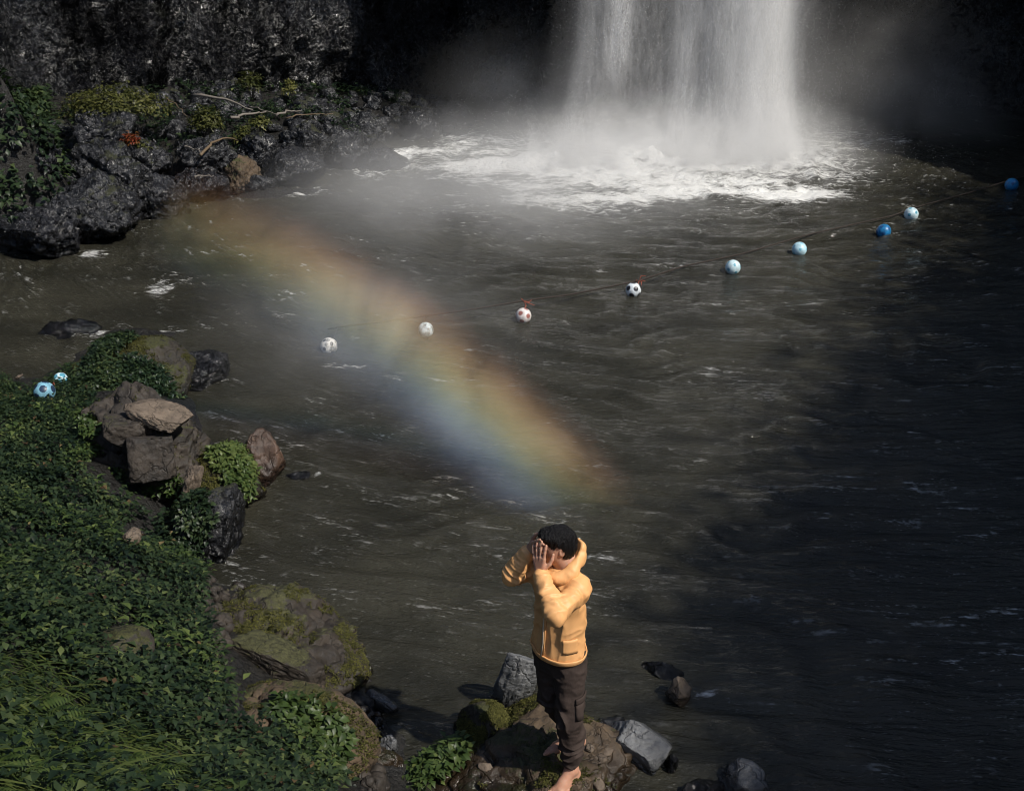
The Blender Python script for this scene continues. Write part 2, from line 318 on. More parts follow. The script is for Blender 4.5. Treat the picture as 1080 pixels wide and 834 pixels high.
# froth where the water laps against the ground
gz_w = np.interp(0, [0, 1], [0, 0]) + ground_z(WX, WY, False)
foam += .38 * np.exp(-((gz_w - 0.0) / .10) ** 2) * (WY > 12)
foam = foam * (.78 + .75 * n_a)
gy_, = (np.gradient(WZ, axis=1),); crest = ss(.3, 1.9, np.abs(fbm(WX * 1.1, WY * 2.6, O + 31, 4)) * 3.2 + WZ * 18)
def water_mat():
    s = NT('pool_water'); p = s.pos(); f = s.attr('foam'); cr = s.attr('crest')
    q = s.vmath('SUBTRACT', p, (4.0, 22.9, 0)); x, y, z = s.sep(q)
    r = s.vmath('LENGTH', q); th = s.math('ARCTAN2', x, s.math('MULTIPLY', y, -1))
    pol = s.comb(s.math('MULTIPLY', th, 8), s.math('MULTIPLY', r, 3.4), 0.0)
    n0 = s.noise(s.vmath('MULTIPLY', p, (3.0, 6.0, 1)), 1.6, 8, .72, .6)
    n1 = s.noise(pol, 2.6, 5, .6, .3); n2 = s.noise(s.vmath('MULTIPLY', p, (1, 2.0, 1)), 14, 4, .6)
    wide = s.ramp(s.math('ADD', s.math('MULTIPLY', f, .62), s.math('MULTIPLY', s.math('SUBTRACT', n0, .5), 1.5)), [(.30, 0), (.62, 1)])
    wf = s.ramp(s.math('ADD', s.math('MULTIPLY', s.noise(pol, 3.2, 4, .62, .2), .6), s.math('MULTIPLY', n2, .4)), [(.545, 0), (.64, 1)])
    fleck = s.math('MULTIPLY', wf, s.math('MULTIPLY', cr, .68))
    fine = s.ramp(s.math('ADD', s.math('MULTIPLY', s.noise(pol, 9, 3, .6, .2), .5), s.math('MULTIPLY', s.noise(s.vmath('MULTIPLY', p, (1, 2.6, 1)), 30, 3, .6), .5)), [(.58, 0), (.69, .22)])
    patch = s.ramp(s.noise(p, .38, 3, .6, .4), [(.38, .2), (.62, 1.0)])
    fleck = s.math('MULTIPLY', s.math('MAXIMUM', fleck, fine), patch)  # foam flecks and sky glints, both put pale into the water colour
    m = s.math('MAXIMUM', wide, fleck, clamp=True)
    tint = s.ramp(s.noise(s.vmath('MULTIPLY', p, (1, 1.7, 1)), .55, 4), [(.35, (.0185, .0182, .0135)), (.65, (.036, .0345, .0250))])
    c = s.mix(m, tint, (.74, .74, .72))
    h = s.math('ADD', s.math('MULTIPLY', n1, 1.0), s.math('MULTIPLY', n2, .35))
    rg = s.math('ADD', .08, s.math('MULTIPLY', m, .5))
    return s.surf(s.bsdf(color=c, rough=rg, ior=1.33, normal=s.bump(h, .9, .07)))
M['water'] = water_mat()
tag(link('water', grid_mesh('water', WX, WY, WZ, {'foam': foam, 'crest': crest}), M['water']), 'murky olive pool rippled by the falls with white foam below them', 'water', kind='structure')

# ---------------------------------------------------------------- gorge walls
def wall(name, line, ztop, res=.11, amp=.55, seed=0, zbot=-1.0, lean=.0, rim=None):
    line = np.array(line, float); seg = np.linalg.norm(np.diff(line, axis=0), axis=1); L = np.concatenate([[0], np.cumsum(seg)])
    n = int(L[-1] / res); t = np.linspace(0, L[-1], n)
    X = np.interp(t, L, line[:, 0]); Y = np.interp(t, L, line[:, 1])
    k = np.ones(15) / 15; Xs = np.convolve(np.pad(X, 7, 'edge'), k, 'valid'); Ys = np.convolve(np.pad(Y, 7, 'edge'), k, 'valid')
    T = np.stack([np.gradient(Xs), np.gradient(Ys)], -1); T /= np.linalg.norm(T, axis=1)[:, None]; Nn = np.stack([T[:, 1], -T[:, 0]], -1)
    m = 60; zz = np.concatenate([np.linspace(zbot, 4, 48), np.linspace(4.2, 1, m)[0:0]]) ; zz = np.concatenate([zz, np.linspace(4.15, 1.0, 1)[0:0]])
    up = np.linspace(0, 1, 22)[1:]
    tops = ztop + (rim(t) if rim is not None else 0 * t)
    Z = np.concatenate([np.broadcast_to(zz[None], (n, len(zz))), 4 + up[None] * (tops[:, None] - 4)], 1)
    XX = np.broadcast_to(Xs[:, None], Z.shape); YY = np.broadcast_to(Ys[:, None], Z.shape)
    d = amp * fbm(XX * .45 + seed, YY * .45, Z * .3, 4) + .35 * amp * np.abs(fbm(XX * 1.6, YY * 1.6 + seed, Z * .9, 4)) + .10 * fbm(XX * 5, YY * 5, Z * 4 + seed, 3) - lean * Z
    P = np.stack([XX + d * Nn[:, None, 0], YY + d * Nn[:, None, 1], Z], -1)
    # back of the rock mass so it has a thickness
    B = np.stack([XX[:, -1:] - 6 * Nn[:, None, 0], YY[:, -1:] - 6 * Nn[:, None, 1], Z[:, -1:] + 1.0], -1)
    P = np.concatenate([P, B], 1)
    me = grid_mesh(name, P[..., 0], P[..., 1], P[..., 2]); return me
back = [(-24, 6), (-17, 14), (-12.5, 19.5), (-10, 22.6), (-7, 25.0), (-4.4, 26.9), (-3.3, 27.6), (-2.2, 28.7), (-1.2, 30.3), (1.5, 31.5), (3.5, 28.6), (6, 28.2), (9, 29.5), (12, 28.5), (16, 28)]
tag(link('cliff', wall('cliff', back, 13, amp=1.05, seed=3), M['cliff']), 'black wet basalt cliff behind the far bank and the waterfall', 'cliff', kind='structure')
RX = 1.15
rimline = [(9.7, -12), (7.2, -4), (6.6, 0), (7.0, 1.2), (7.6, 2.4), (8.35, 4.1), (9.4, 6.3), (11.1, 9.6), (13.5, 15.0), (11.3, 19.6), (11.2, 29.5)]
SX, SY = SUN_V.x / SUN_V.z * 9.8 - .593 * 9.8, SUN_V.y / SUN_V.z * 9.8 + .588 * 9.8
rimline = [(x + RX + SX, y + SY) for x, y in rimline]
rim = lambda t: .8 * fbm(t * .5, t * 0 + 3, t * 0, 4) + .35 * fbm(t * 3.0, t * 0 + 8, t * 0, 3)
me = wall('gorge_wall', rimline[::-1], 9.2, amp=.35, seed=11, res=.16, rim=rim)
tag(link('cliff', me, M['cliff']), 'dark side wall of the gorge beyond the right edge of the pool', 'cliff', kind='structure')

def ico(sub=5):
    import bmesh
    bm = bmesh.new(); bmesh.ops.create_icosphere(bm, subdivisions=sub, radius=1)
    V = np.array([v.co[:] for v in bm.verts]); F = np.array([[v.index for v in f.verts] for f in bm.faces]); bm.free(); return V, F
ICO = {k: ico(k) for k in (2, 3, 4, 5, 6)}
def rot3(rx, ry, rz): return np.array(Matrix.Rotation(rz, 3, 'Z') @ Matrix.Rotation(ry, 3, 'Y') @ Matrix.Rotation(rx, 3, 'X'))
SURF = {}
def rock(label, c, size, rot=(0, 0, 0), seed=0, mat='wet', cuts=12, depth=(.62, .9), rough=.07, sub=5, block=0, group=None, cat='rock', name='rock', key=None, freq=2.2, jag=1.0):
    r = np.random.default_rng(seed); V, F = ICO[sub]; V = V.copy()
    def cut(nrm, d, soft=.0):
        nonlocal V
        nrm = nrm / np.linalg.norm(nrm); e = V @ nrm - d; V = V - np.maximum(e, 0)[:, None] * nrm
    if block:
        for a in range(3):
            for sg in (-1, 1):
                nv = np.zeros(3); nv[a] = sg; cut(nv + r.normal(0, .12, 3), block * r.uniform(.9, 1.1))
    for _ in range(cuts): cut(r.normal(size=3), r.uniform(*depth))
    V /= np.abs(V).max(0)
    s = np.array(size); W = V * s
    nrm = V / np.linalg.norm(V, axis=1)[:, None]; f = freq / s.mean(); q = W * f / 2 + seed * 3.1
    d = rough * s.mean() * (fbm(q[:, 0], q[:, 1], q[:, 2], 4) * 1.6 + .6 * (np.abs(fbm(q[:, 0] * 2.2, q[:, 1] * 2.2, q[:, 2] * 2.2, 3)) - .3))
    q2 = W * (2.6 / s.mean()) + seed * 1.7; rg_ = 1 - 2.4 * np.abs(fbm(q2[:, 0], q2[:, 1], q2[:, 2] * 1.5, 3))
    d = d + jag * s.mean() * (.06 * np.minimum(rg_, .35) - .10 * ss(.78, 1.0, rg_))
    q3 = W * (11 / s.mean() ** .5) + seed; d = d + jag * .012 * s.mean() ** .5 * fbm(q3[:, 0], q3[:, 1], q3[:, 2], 2)
    W = W + nrm * d[:, None]
    W = W @ rot3(*rot).T
    me = mesh_np(name, W, F); o = link(name, me, M[mat]); o.location = Vector(c); tag(o, label, cat, group)
    Wd = W + np.array(c)
    fn = np.cross(Wd[F[:, 1]] - Wd[F[:, 0]], Wd[F[:, 2]] - Wd[F[:, 0]]); ar = np.linalg.norm(fn, axis=1); fn /= ar[:, None] + 1e-12
    if key: SURF[key] = (Wd, F, fn, ar)
    return o
# --- boulders of the near bank
nb = 'boulders of the planted near bank'
rock('large mossy boulder at the back of the planted bank, low and rounded', at(142, 405, .12), (.70, .62, .52), (0, 0, .4), 11, 'mossy', cuts=7, depth=(.75, .92), key='moss_far', group=nb)
rock('big cracked brown boulder with a dark hollow side in the middle of the bank', at(150, 508, .20), (.64, .56, .82), (0, .12, .3), 5, 'brown', cuts=22, depth=(.60, .88), rough=.18, sub=6, jag=1.8, key='brown', group=nb)
rock('flat tan slab lying on top of the big brown boulder', at(168, 436, 1.03), (.30, .16, .055), (.25, .22, -.35), 21, 'tan', cuts=5, block=.75, rough=.04, group=nb)
rock('grey brown ledge stone wedged under the flat tan slab', at(134, 452, .90), (.22, .18, .13), (0, .1, .2), 23, 'brown', cuts=8, block=.7, rough=.10, group=nb)
rock('narrow upright tan stone leaning at the right side of the brown boulder', at(202, 512, .52), (.07, .09, .24), (.05, .35, .2), 24, 'tan', cuts=5, block=.75, group=nb)
rock('smooth brown block below the tan slab, facing the pool', at(160, 484, .70), (.21, .16, .20), (-.35, .05, .15), 25, 'brown', cuts=7, block=.62, rough=.06, group=nb)
rock('sloping moss green boulder at the water edge right of the brown boulder', at(236, 512, .08), (.40, .42, .40), (0, .25, .1), 31, 'mossy', cuts=8, depth=(.65, .9), key='moss_edge', group=nb)
rock('sheer boulder coloured black for shade, dropping into the pool under the brown boulder', at(222, 566, .10), (.34, .42, .52), (0, .1, .2), 37, 'shore', cuts=14, depth=(.55, .85), rough=.16, group=nb, key='sheer')  # added dark boulder; its black stands for the outcrop's shaded side
rock('black rock with pinkish patches standing in the water at the bank tip', at(273, 494, .08), (.23, .24, .42), (0, 0, .5), 36, 'pink', cuts=12, depth=(.55, .85), rough=.12, group=nb)
rock('black glistening wet rock in the pool behind the mossy boulders', at(213, 396, .02), (.38, .4, .26), (0, 0, .2), 41, 'wet', cuts=12, rough=.14, group=nb)
rock('broad flat slab with yellow green lichen sloping into the pool', at(272, 692, .10), (.84, .66, .40), (-.02, .14, -.3), 45, 'lichen', cuts=16, depth=(.66, .95), rough=.16, jag=1.8, key='lichen', sub=6, group=nb)
rock('pale lichened ledge stone crossing the broad flat slab', at(296, 694, .42), (.36, .13, .08), (0, .25, -.38), 48, 'lichen', cuts=6, block=.75, group=nb)
rock('domed brown boulder with a leafy plant on it at the bottom', at(296, 795, .33), (.60, .44, .42), (0, .1, .2), 52, 'earth', cuts=6, depth=(.75, .95), rough=.06, key='dome', sub=6, group=nb)
rock('glossy black rock at the outer edge of the broad flat slab', at(352, 690, .02), (.15, .22, .13), (0, 0, .4), 46, 'wet', cuts=12, rough=.15, group=nb)
rock('black wet ridge along the upper edge of the broad flat slab', at(300, 640, .02), (.42, .16, .15), (0, 0, -.15), 47, 'wet', cuts=12, rough=.18, group=nb)
rock('small pale brown stone half buried among leaves on the slope', at(140, 566, .95), (.07, .08, .06), (0, 0, .2), 53, 'tan', cuts=8, sub=4, group=nb)
rock('mossy brown lump poking out of the ivy on the slope', at(130, 684, 1.5), (.16, .15, .11), (0, 0, .2), 54, 'mossy', cuts=7, sub=4, group=nb)
# --- stones at the foot of the bank and around the standing rock
ns = 'stones in the shallows around the person'
rock('largest wet grey shard lying in the dark shallows left of the person', at(378, 738, .06), (.075, .20, .07), (0, -.3, .75), 61, 'wet', cuts=8, block=.8, sub=4, group=ns)
rock('thin wet grey shard pointing to the pool beside the largest shard', at(403, 740, .04), (.05, .15, .045), (0, .2, .95), 62, 'grey', cuts=8, block=.8, sub=4, group=ns)
rock('small wet shard at the upper end of the grey shards', at(372, 722, .05), (.06, .09, .05), (0, .2, .4), 63, 'wet', cuts=8, block=.8, sub=4, group=ns)
rock('small pale grey stone in the dark gap before the leafy tuft', at(411, 785, .08), (.065, .06, .075), (0, .2, .4), 64, 'grey', cuts=10, sub=4, group=ns)
rock('low brown stone under the small pale grey stone', at(400, 806, .02), (.16, .11, .09), (0, 0, -.2), 65, 'earth', cuts=9, sub=4, group=ns)
rock('wide brown rock with moss patches that the person stands on', at(575, 822, -.13), (.86, .66, .40), (0, 0, .1), 71, 'earth', cuts=8, depth=(.70, .9), rough=.085, jag=.8, key='stand', sub=6, group=ns)
rock('mossy shoulder stone at the upper left corner of the standing rock', at(508, 772, .02), (.20, .2, .20), (0, 0, .3), 72, 'mossy', cuts=8, sub=5, group=ns, key='shoulder')
rock('tall grey slab leaning behind the knees of the person', at(541, 730, .10), (.14, .085, .40), (.12, .24, -.15), 74, 'grey', cuts=7, block=.72, rough=.07, group=ns)
rock('flat grey angular block right of the feet of the person', at(673, 787, .05), (.215, .16, .17), (.1, .38, -.45), 77, 'grey', cuts=3, block=.66, rough=.035, group=ns)
rock('wet dark rock with froth behind the flat grey block', at(646, 768, .02), (.13, .10, .10), (0, 0, .3), 78, 'wet', cuts=12, sub=4, rough=.15, group=ns)
rock('small dark upright stone at the right tip of the flat grey block', at(708, 806, .03), (.035, .06, .09), (0, .2, .1), 79, 'wet', cuts=8, block=.8, sub=4, group=ns)
rock('round tan topped stone alone in the water right of the person', at(715, 730, .05), (.095, .09, .13), (0, 0, .3), 80, 'tan', cuts=12, sub=4, rough=.12, group=ns)
rock('low dark wet hump behind the round tan topped stone', at(700, 712, -.04), (.19, .12, .09), (0, 0, -.3), 81, 'wet', cuts=10, sub=4, group=ns)
rock('sharp dark grey rock cut by the bottom edge right of the person', at(785, 828, .0), (.16, .12, .15), (.1, .4, -.5), 82, 'grey', cuts=8, block=.75, sub=4, group=ns)
rock('low black rock by the bottom edge between the grey rocks', at(742, 836, -.02), (.17, .12, .09), (0, 0, .3), 83, 'wet', cuts=10, sub=4, group=ns)
for lab, px, py, z, sz, sd, mt in (('largest of the pale chips by the right foot of the person', 687, 812, .20, .06, 1, 'tan'), ('pale chip on the rock just behind the heel', 622, 789, .27, .042, 2, 'tan'), ('pale chip at the right of the heel', 632, 800, .27, .05, 3, 'tan'), ('pale chip farther right of the heel near the moss', 640, 793, .24, .045, 4, 'tan'),
        ('pale chip low on the standing rock near the toes', 630, 826, .27, .06, 5, 'tan'), ('rusty chip on the left half of the standing rock', 512, 808, .22, .05, 6, 'tan')):
    rock(lab, (0, 0, 0), (sz, sz * .75, sz * .5), (0, .1, sd), 90 + sd, mt, cuts=8, sub=3, group='pale chips on the standing rock', name='stone_chip', cat='stone')['drop'] = (px, py)
rock('wet rock in the pool with a patch of white glints, far left', at(70, 350, -.03), (.42, .3, .13), (0, 0, .1), 84, 'wet', cuts=10, rough=.2, sub=5, group=nb)
rock('tiny wet rock with froth in the pool right of the pinkish rock', at(315, 504, -.03), (.13, .09, .06), (0, 0, .1), 85, 'wet', cuts=10, rough=.2, sub=4, group=nb)
# --- far shore
fs = 'wet rocks along the far shore'
for lab, px, py, z, sx, sy, sz, mt, sd in [
    ('glistening pale wet rock at the left end of the far shore', 45, 246, .25, .75, .7, .5, 'wet', 1), ('sloping dark rock with bright wet flank at the far left', 90, 226, .35, .8, .8, .6, 'shore', 2),
    ('wet white streaked rock under the hanging green bush', 42, 168, 1.2, .35, .35, .32, 'wet', 3), ('tall black rock left of the centre of the far shore', 120, 190, .6, .9, .7, .75, 'shore', 4),
    ('black wet rock at the waterline below the yellow shrub', 160, 212, .2, .7, .55, .55, 'wet', 5), ('blocky dark rock behind the waterline rocks under the red plant', 150, 168, .7, .7, .6, .5, 'shore', 6),
    ('low dark rock at the start of the rainbow', 205, 200, .15, .65, .5, .45, 'wet', 7), ('dark rounded rock under the driftwood tangle', 215, 165, .55, .6, .5, .4, 'shore', 8),
    ('reddish brown rock at the waterline near the rainbow', 254, 190, .2, .42, .4, .42, 'earth', 9), ('broad wet boulder at the waterline right of the reddish rock', 305, 182, .2, .75, .6, .42, 'wet', 10),
    ('dark boulder behind the broad wet boulder', 275, 160, .45, .55, .5, .36, 'shore', 11), ('angular black rock in the middle of the driftwood', 325, 152, .45, .55, .5, .4, 'shore', 12),
    ('frosted wet rock near the right end of the far shore', 365, 162, .25, .45, .4, .45, 'wet', 13), ('dark rounded boulder in the white froth of the pool edge', 405, 172, .08, .5, .42, .30, 'wet', 14),
    ('small black rock under the pale round float', 390, 135, .4, .5, .4, .32, 'shore', 15), ('low rock by the dark cave mouth', 440, 135, .2, .5, .4, .36, 'wet', 16),
    ('misty dark rock at the foot of the dark cave', 478, 125, .15, .55, .5, .36, 'wet', 17), ('big black boulder in the dark cave left of the falls', 533, 92, .5, .95, .8, 1.0, 'shore', 18),
    ('dark ledge rock under the yellow green shrub', 110, 140, 1.0, .8, .6, .4, 'shore', 19), ('flat dark ledge behind the driftwood', 240, 118, .75, .9, .6, .35, 'shore', 20), ('dark stone ledge left of the small yellow plant', 330, 118, .6, .8, .5, .35, 'shore', 21)]:
    rock(lab, at(px, py, z), (sx, sy, sz), (0, 0, sd * 1.3), 200 + sd, mt, cuts=12, depth=(.55, .9), rough=.19, sub=5, jag=2.0, group=fs, key='far%d' % sd, freq=3)

# loose stones between the rocks of the far shore
rs_ = np.random.default_rng(77); Vs, Fs, off = [], [], 0
poly = [(0, 150), (60, 118), (110, 105), (200, 92), (330, 92), (430, 100), (520, 108), (500, 128), (430, 160), (330, 190), (200, 212), (110, 240), (0, 262)]
cnt = 0; V0, F0 = ICO[3]
xs_ = rs_.uniform(-11, 0, 6000); ys_ = rs_.uniform(15.5, 30, 6000); zs_ = ground_z(xs_, ys_); ppx, ppy = project(np.stack([xs_, ys_, zs_], -1)); pa = np.array(poly, float)
ok = np.zeros(6000, bool); j = len(pa) - 1
for i in range(len(pa)):
    ok ^= ((pa[i, 1] > ppy) != (pa[j, 1] > ppy)) & (ppx < (pa[j, 0] - pa[i, 0]) * (ppy - pa[i, 1]) / (pa[j, 1] - pa[i, 1] + 1e-9) + pa[i, 0]); j = i
for x_, y_, z_ in list(zip(xs_[ok], ys_[ok], zs_[ok]))[:620]:
    V = V0.copy()
    for _ in range(9):
        nv = rs_.normal(size=3); nv /= np.linalg.norm(nv); e = V @ nv - rs_.uniform(.5, .85); V = V - np.maximum(e, 0)[:, None] * nv
    sz_ = .07 + .20 * rs_.random() ** 2.2
    V = (V * sz_ * rs_.uniform(.6, 1.3, 3)) @ rot3(*rs_.uniform(0, 6, 3)).T + np.array([x_, y_, z_ + sz_ * .25]); Vs.append(V); Fs.append(F0 + off); off += len(V)
tag(link('rubble', mesh_np('rubble', np.vstack(Vs), np.vstack(Fs)), M['shore'], smooth=False), 'loose dark wet stones heaped between the rocks of the far shore', 'rubble', kind='stuff')

Vs, Fs, off = [], [], 0; V0, F0 = ICO[2]
pa = np.array([(200, 585), (232, 600), (215, 622), (262, 622), (335, 645), (385, 700), (404, 760), (404, 834), (380, 834), (380, 745), (330, 690), (250, 640), (236, 690), (222, 740), (262, 772), (206, 766), (200, 650)], float)
xs_ = rs_.uniform(-4, .2, 9000); ys_ = rs_.uniform(4.2, 9.0, 9000); zs_ = ground_z(xs_, ys_); ppx, ppy = project(np.stack([xs_, ys_, zs_], -1)); ok = zs_ > -.12; ins_ = np.zeros(9000, bool); j = len(pa) - 1
for i in range(len(pa)):
    ins_ ^= ((pa[i, 1] > ppy) != (pa[j, 1] > ppy)) & (ppx < (pa[j, 0] - pa[i, 0]) * (ppy - pa[i, 1]) / (pa[j, 1] - pa[i, 1] + 1e-9) + pa[i, 0]); j = i
for x_, y_, z_ in list(zip(xs_[ok & ins_], ys_[ok & ins_], zs_[ok & ins_]))[:700]:
    V = V0.copy()
    for _ in range(8):
        nv = rs_.normal(size=3); nv /= np.linalg.norm(nv); e = V @ nv - rs_.uniform(.5, .85); V = V - np.maximum(e, 0)[:, None] * nv
    sz_ = .016 + .06 * rs_.random() ** 2.4
    V = (V * sz_ * rs_.uniform(.6, 1.3, 3)) @ rot3(*rs_.uniform(0, 6, 3)).T + np.array([x_, y_, z_ + sz_ * .2]); Vs.append(V); Fs.append(F0 + off); off += len(V)
tag(link('rubble', mesh_np('rubble', np.vstack(Vs), np.vstack(Fs)), M['brown'], smooth=False), 'small dark stones lying along the foot of the near bank', 'rubble', kind='stuff')
# ---------------------------------------------------------------- resting heights on the built surfaces
def bvh_of(keys):
    V, F, off = [], [], 0
    for k in keys: v, f, _, _ = SURF[k]; V.append(v); F.append(f + off); off += len(v)
    return BVHTree.FromPolygons(np.vstack(V).tolist(), np.vstack(F).tolist())
stand = bvh_of(['stand', 'shoulder'])
def on_rock(px, py, tree=stand):
    h = tree.ray_cast(Vector((0, 0, CAM_H)), ray(px, py).normalized())
    return h[0] if h[0] is not None else at(px, py, .2)
for o in list(scene.objects):
    if 'drop' in o:
        p = on_rock(*o['drop']); o.location = p; del o['drop']

# ---------------------------------------------------------------- the falls
def fall_mat():
    s = NT('falling_water'); p = s.pos(); a = s.attr('veil')
    st = s.noise(s.vmath('MULTIPLY', p, (5, 5, .8)), 2.0, 7, .7, .5); fi = s.noise(s.vmath('MULTIPLY', p, (26, 26, 9)), 1.6, 3, .7)
    al = s.math('ADD', s.math('MULTIPLY', st, .75), s.math('MULTIPLY', fi, .55))
    al = s.math('MULTIPLY', s.math('MULTIPLY', s.ramp(al, [(.56, 0), (.76, 1)]), a), .72, clamp=True)
    d = s.n('ShaderNodeBsdfDiffuse'); s.set(d.inputs[0], (.80, .80, .80, 1)); tl = s.n('ShaderNodeBsdfTranslucent'); s.set(tl.inputs[0], (.8, .8, .8, 1))
    m1 = s.n('ShaderNodeMixShader'); m1.inputs[0].default_value = .4; s.t.links.new(d.outputs[0], m1.inputs[1]); s.t.links.new(tl.outputs[0], m1.inputs[2])
    t = s.n('ShaderNodeBsdfTransparent'); m2 = s.n('ShaderNodeMixShader'); s.set(m2.inputs[0], al)
    s.t.links.new(t.outputs[0], m2.inputs[1]); s.t.links.new(m1.outputs[0], m2.inputs[2])
    return s.surf(m2)
M['fall'] = fall_mat()
def veil(x, z):           # how much water comes down at x (metres), for height z
    low = np.exp(-np.maximum(z, 0) / 1.0)
    g = lambda c, wd: np.exp(-((x - c) / wd) ** 2)
    v = .26 * g(1.6, .26) + .95 * g(2.15, .22) * ss(1.2, 2.4, z) + .17 * g(2.7, 1.0) + .42 * g(3.55, .18) + 1.15 * g(4.95, .55) + .36 * g(4.2, .6) + .2 * g(5.6, .3)
    return v * (1 - .2 * low) + .55 * low * g(4.8, 1.5)
Vs, Fs, As, off = [], [], [], 0
for k in range(7):
    x = np.linspace(1.0, 6.4, 110); z = np.linspace(-.1, 9.4, 120); X, Z = np.meshgrid(x, z, indexing='ij'); sp = 1 + .22 * np.exp(-np.maximum(Z, 0) / 1.3)
    X2 = 3.85 + .96 * (X - 3.85) * sp + .05 * fbm(X * 2, Z * .5, 0 * X + k, 3)
    Y = 23.3 + (k - 3) * .16 + .28 * fbm(X * .9 + 5 * k, Z * .12, 0 * X + k, 3) - .45 * np.exp(-np.maximum(Z, 0) / 1.2) * (k - 3) / 3
    A = veil(X, Z) * (.75 + .5 * fbm(X * 2.3, Z * .15, 0 * X + 3 * k, 3)) * ss(1.0, 1.35, X) * (1 - ss(5.9, 6.4, X))
    I = np.arange(X.size).reshape(X.shape) + off
    Vs.append(np.stack([X2, Y, Z], -1).reshape(-1, 3)); As.append(A.ravel()); off += X.size
    Fs.append(np.stack([I[:-1, :-1], I[1:, :-1], I[1:, 1:], I[:-1, 1:]], -1).reshape(-1, 4))
wf = link('waterfall', mesh_np('waterfall', np.vstack(Vs), np.vstack(Fs), {'veil': np.concatenate(As)}), M['fall'])
tag(wf, 'white curtain of falling water plunging into the pool', 'waterfall')
# unseen lip the water comes over, its overhang shaped to shade the cave
lipx = np.linspace(.3, 16.5, 90)
def lip():
    u = np.linspace(0, 1, 26); prof = np.array([(30.5, 6.6), (27, 6.8), (24.2, 7.2), (23.6, 8.2), (23.8, 9.3), (26, 9.9), (31, 10.5)])
    t = np.linspace(0, 1, len(prof)); Yp = np.interp(u, t, prof[:, 0]); Zp = np.interp(u, t, prof[:, 1])
    X, Y = np.meshgrid(lipx, Yp, indexing='ij'); Z = np.broadcast_to(Zp[None], X.shape)
    d = .35 * fbm(X * .8, Y * .8, Z * .8, 4)
    return grid_mesh('rock_lip', X, Y + d + .5 * (np.abs(X - 4) > 3), Z + d)
tag(link('cliff', lip(), M['cliff']), 'unseen rock lip that the waterfall spills from, its overhang shaped to shade the cave', 'cliff', kind='structure')
# droplets thrown off the falls
n = 12000; r = np.random.default_rng(5)
xs = r.choice([1.6, 2.2, 3.6, 4.8, 4.9, 5.4, 5.9, 4.2], n) + r.normal(0, .75, n); zs = r.gamma(1.5, 1.3, n); ys = 22.9 + r.normal(0, .7, n)
m0 = r.random(n) < .45; xs[m0] = r.normal(4.0, 2.0, m0.sum()); zs[m0] = r.exponential(.45, m0.sum()); ys[m0] = r.normal(22.4, .7, m0.sum())
sz = r.uniform(.0025, .006, n); P0 = np.stack([xs, ys, zs], -1)
tet = np.array([[1, 0, -.6], [-.5, .86, -.6], [-.5, -.86, -.6], [0, 0, 1.6]])
V = (P0[:, None] + tet[None] * sz[:, None, None]).reshape(-1, 3); F = (np.arange(n)[:, None, None] * 4 + np.array([[0, 2, 1], [0, 1, 3], [1, 2, 3], [2, 0, 3]])[None]).reshape(-1, 3)
M['drop'] = flat_mat('water_drop', (.72, .72, .72), .3)
tag(link('spray', mesh_np('spray', V, F), M['drop'], smooth=False), 'fine drops thrown out around the foot of the falls', 'spray', kind='stuff')

# bursts where the water strikes the pool
r = np.random.default_rng(15); nb_ = 110; per_ = 1000
bx = np.concatenate([r.normal(5.0, .75, 45), r.normal(2.6, .9, 40), r.normal(.9, .4, 25)]); by = 22.4 + r.normal(0, .45, nb_) - .5 * (bx < 1.4) * 0; vz = r.gamma(3.2, .8, nb_) + .9
t_ = r.random((nb_, per_)) ** .8; v0 = vz[:, None] * r.uniform(.25, 1.0, (nb_, per_)); fl = 2 * v0 / 9.8
tt0 = t_ * fl; ang_ = r.uniform(0, 2 * np.pi, (nb_, per_)); vh = r.gamma(1.6, .45, (nb_, per_))
q = np.stack([bx[:, None] + vh * np.cos(ang_) * tt0 * 1.2, by[:, None] + vh * np.sin(ang_) * tt0 - .15 * tt0, .08 + v0 * tt0 - 4.9 * tt0 ** 2], -1).reshape(-1, 3)
sz = r.uniform(.003, .008, len(q)); V = (q[:, None] + tet[None] * sz[:, None, None]).reshape(-1, 3); F = (np.arange(len(q))[:, None, None] * 4 + np.array([[0, 2, 1], [0, 1, 3], [1, 2, 3], [2, 0, 3]])[None]).reshape(-1, 3)
tag(link('spray', mesh_np('spray', V, F), M['drop'], smooth=False), 'white bursts of splashing water where the falls strike the pool', 'spray', kind='stuff')

# ---------------------------------------------------------------- mist (real volumes)
def vol_obj(name, me, mat, label, loc=(0, 0, 0), scale=(1, 1, 1), rot=(0, 0, 0)):
    o = link(name, me, mat); o.location = loc; o.scale = scale; o.rotation_euler = rot
    return tag(o, label, name, kind='stuff')
def ball_mesh(name, sub=3): V, F = ICO[sub]; return mesh_np(name, V, F)
def mist_mat(name, dens, nscale=1.1, col=(1, 1, 1), flat=2.2, lo=.38, hi=.72, stretch=(1, 1, 1), aniso=0.0):
    s = NT(name); q = s.obj(); p = s.pos()
    fall = s.math('SUBTRACT', 1.0, s.vmath('LENGTH', q), clamp=True); fall = s.math('POWER', fall, flat)
    nz = s.ramp(s.noise(s.vmath('MULTIPLY', p, stretch), nscale, 4, .6, .6), [(lo, 0), (hi, 1)])
    v = s.n('ShaderNodeVolumeScatter'); s.set(v.inputs['Color'], (*col, 1)); v.inputs['Anisotropy'].default_value = aniso
    s.set(v.inputs['Density'], s.math('MULTIPLY', s.math('MULTIPLY', fall, nz), dens))
    return s.vol(v)
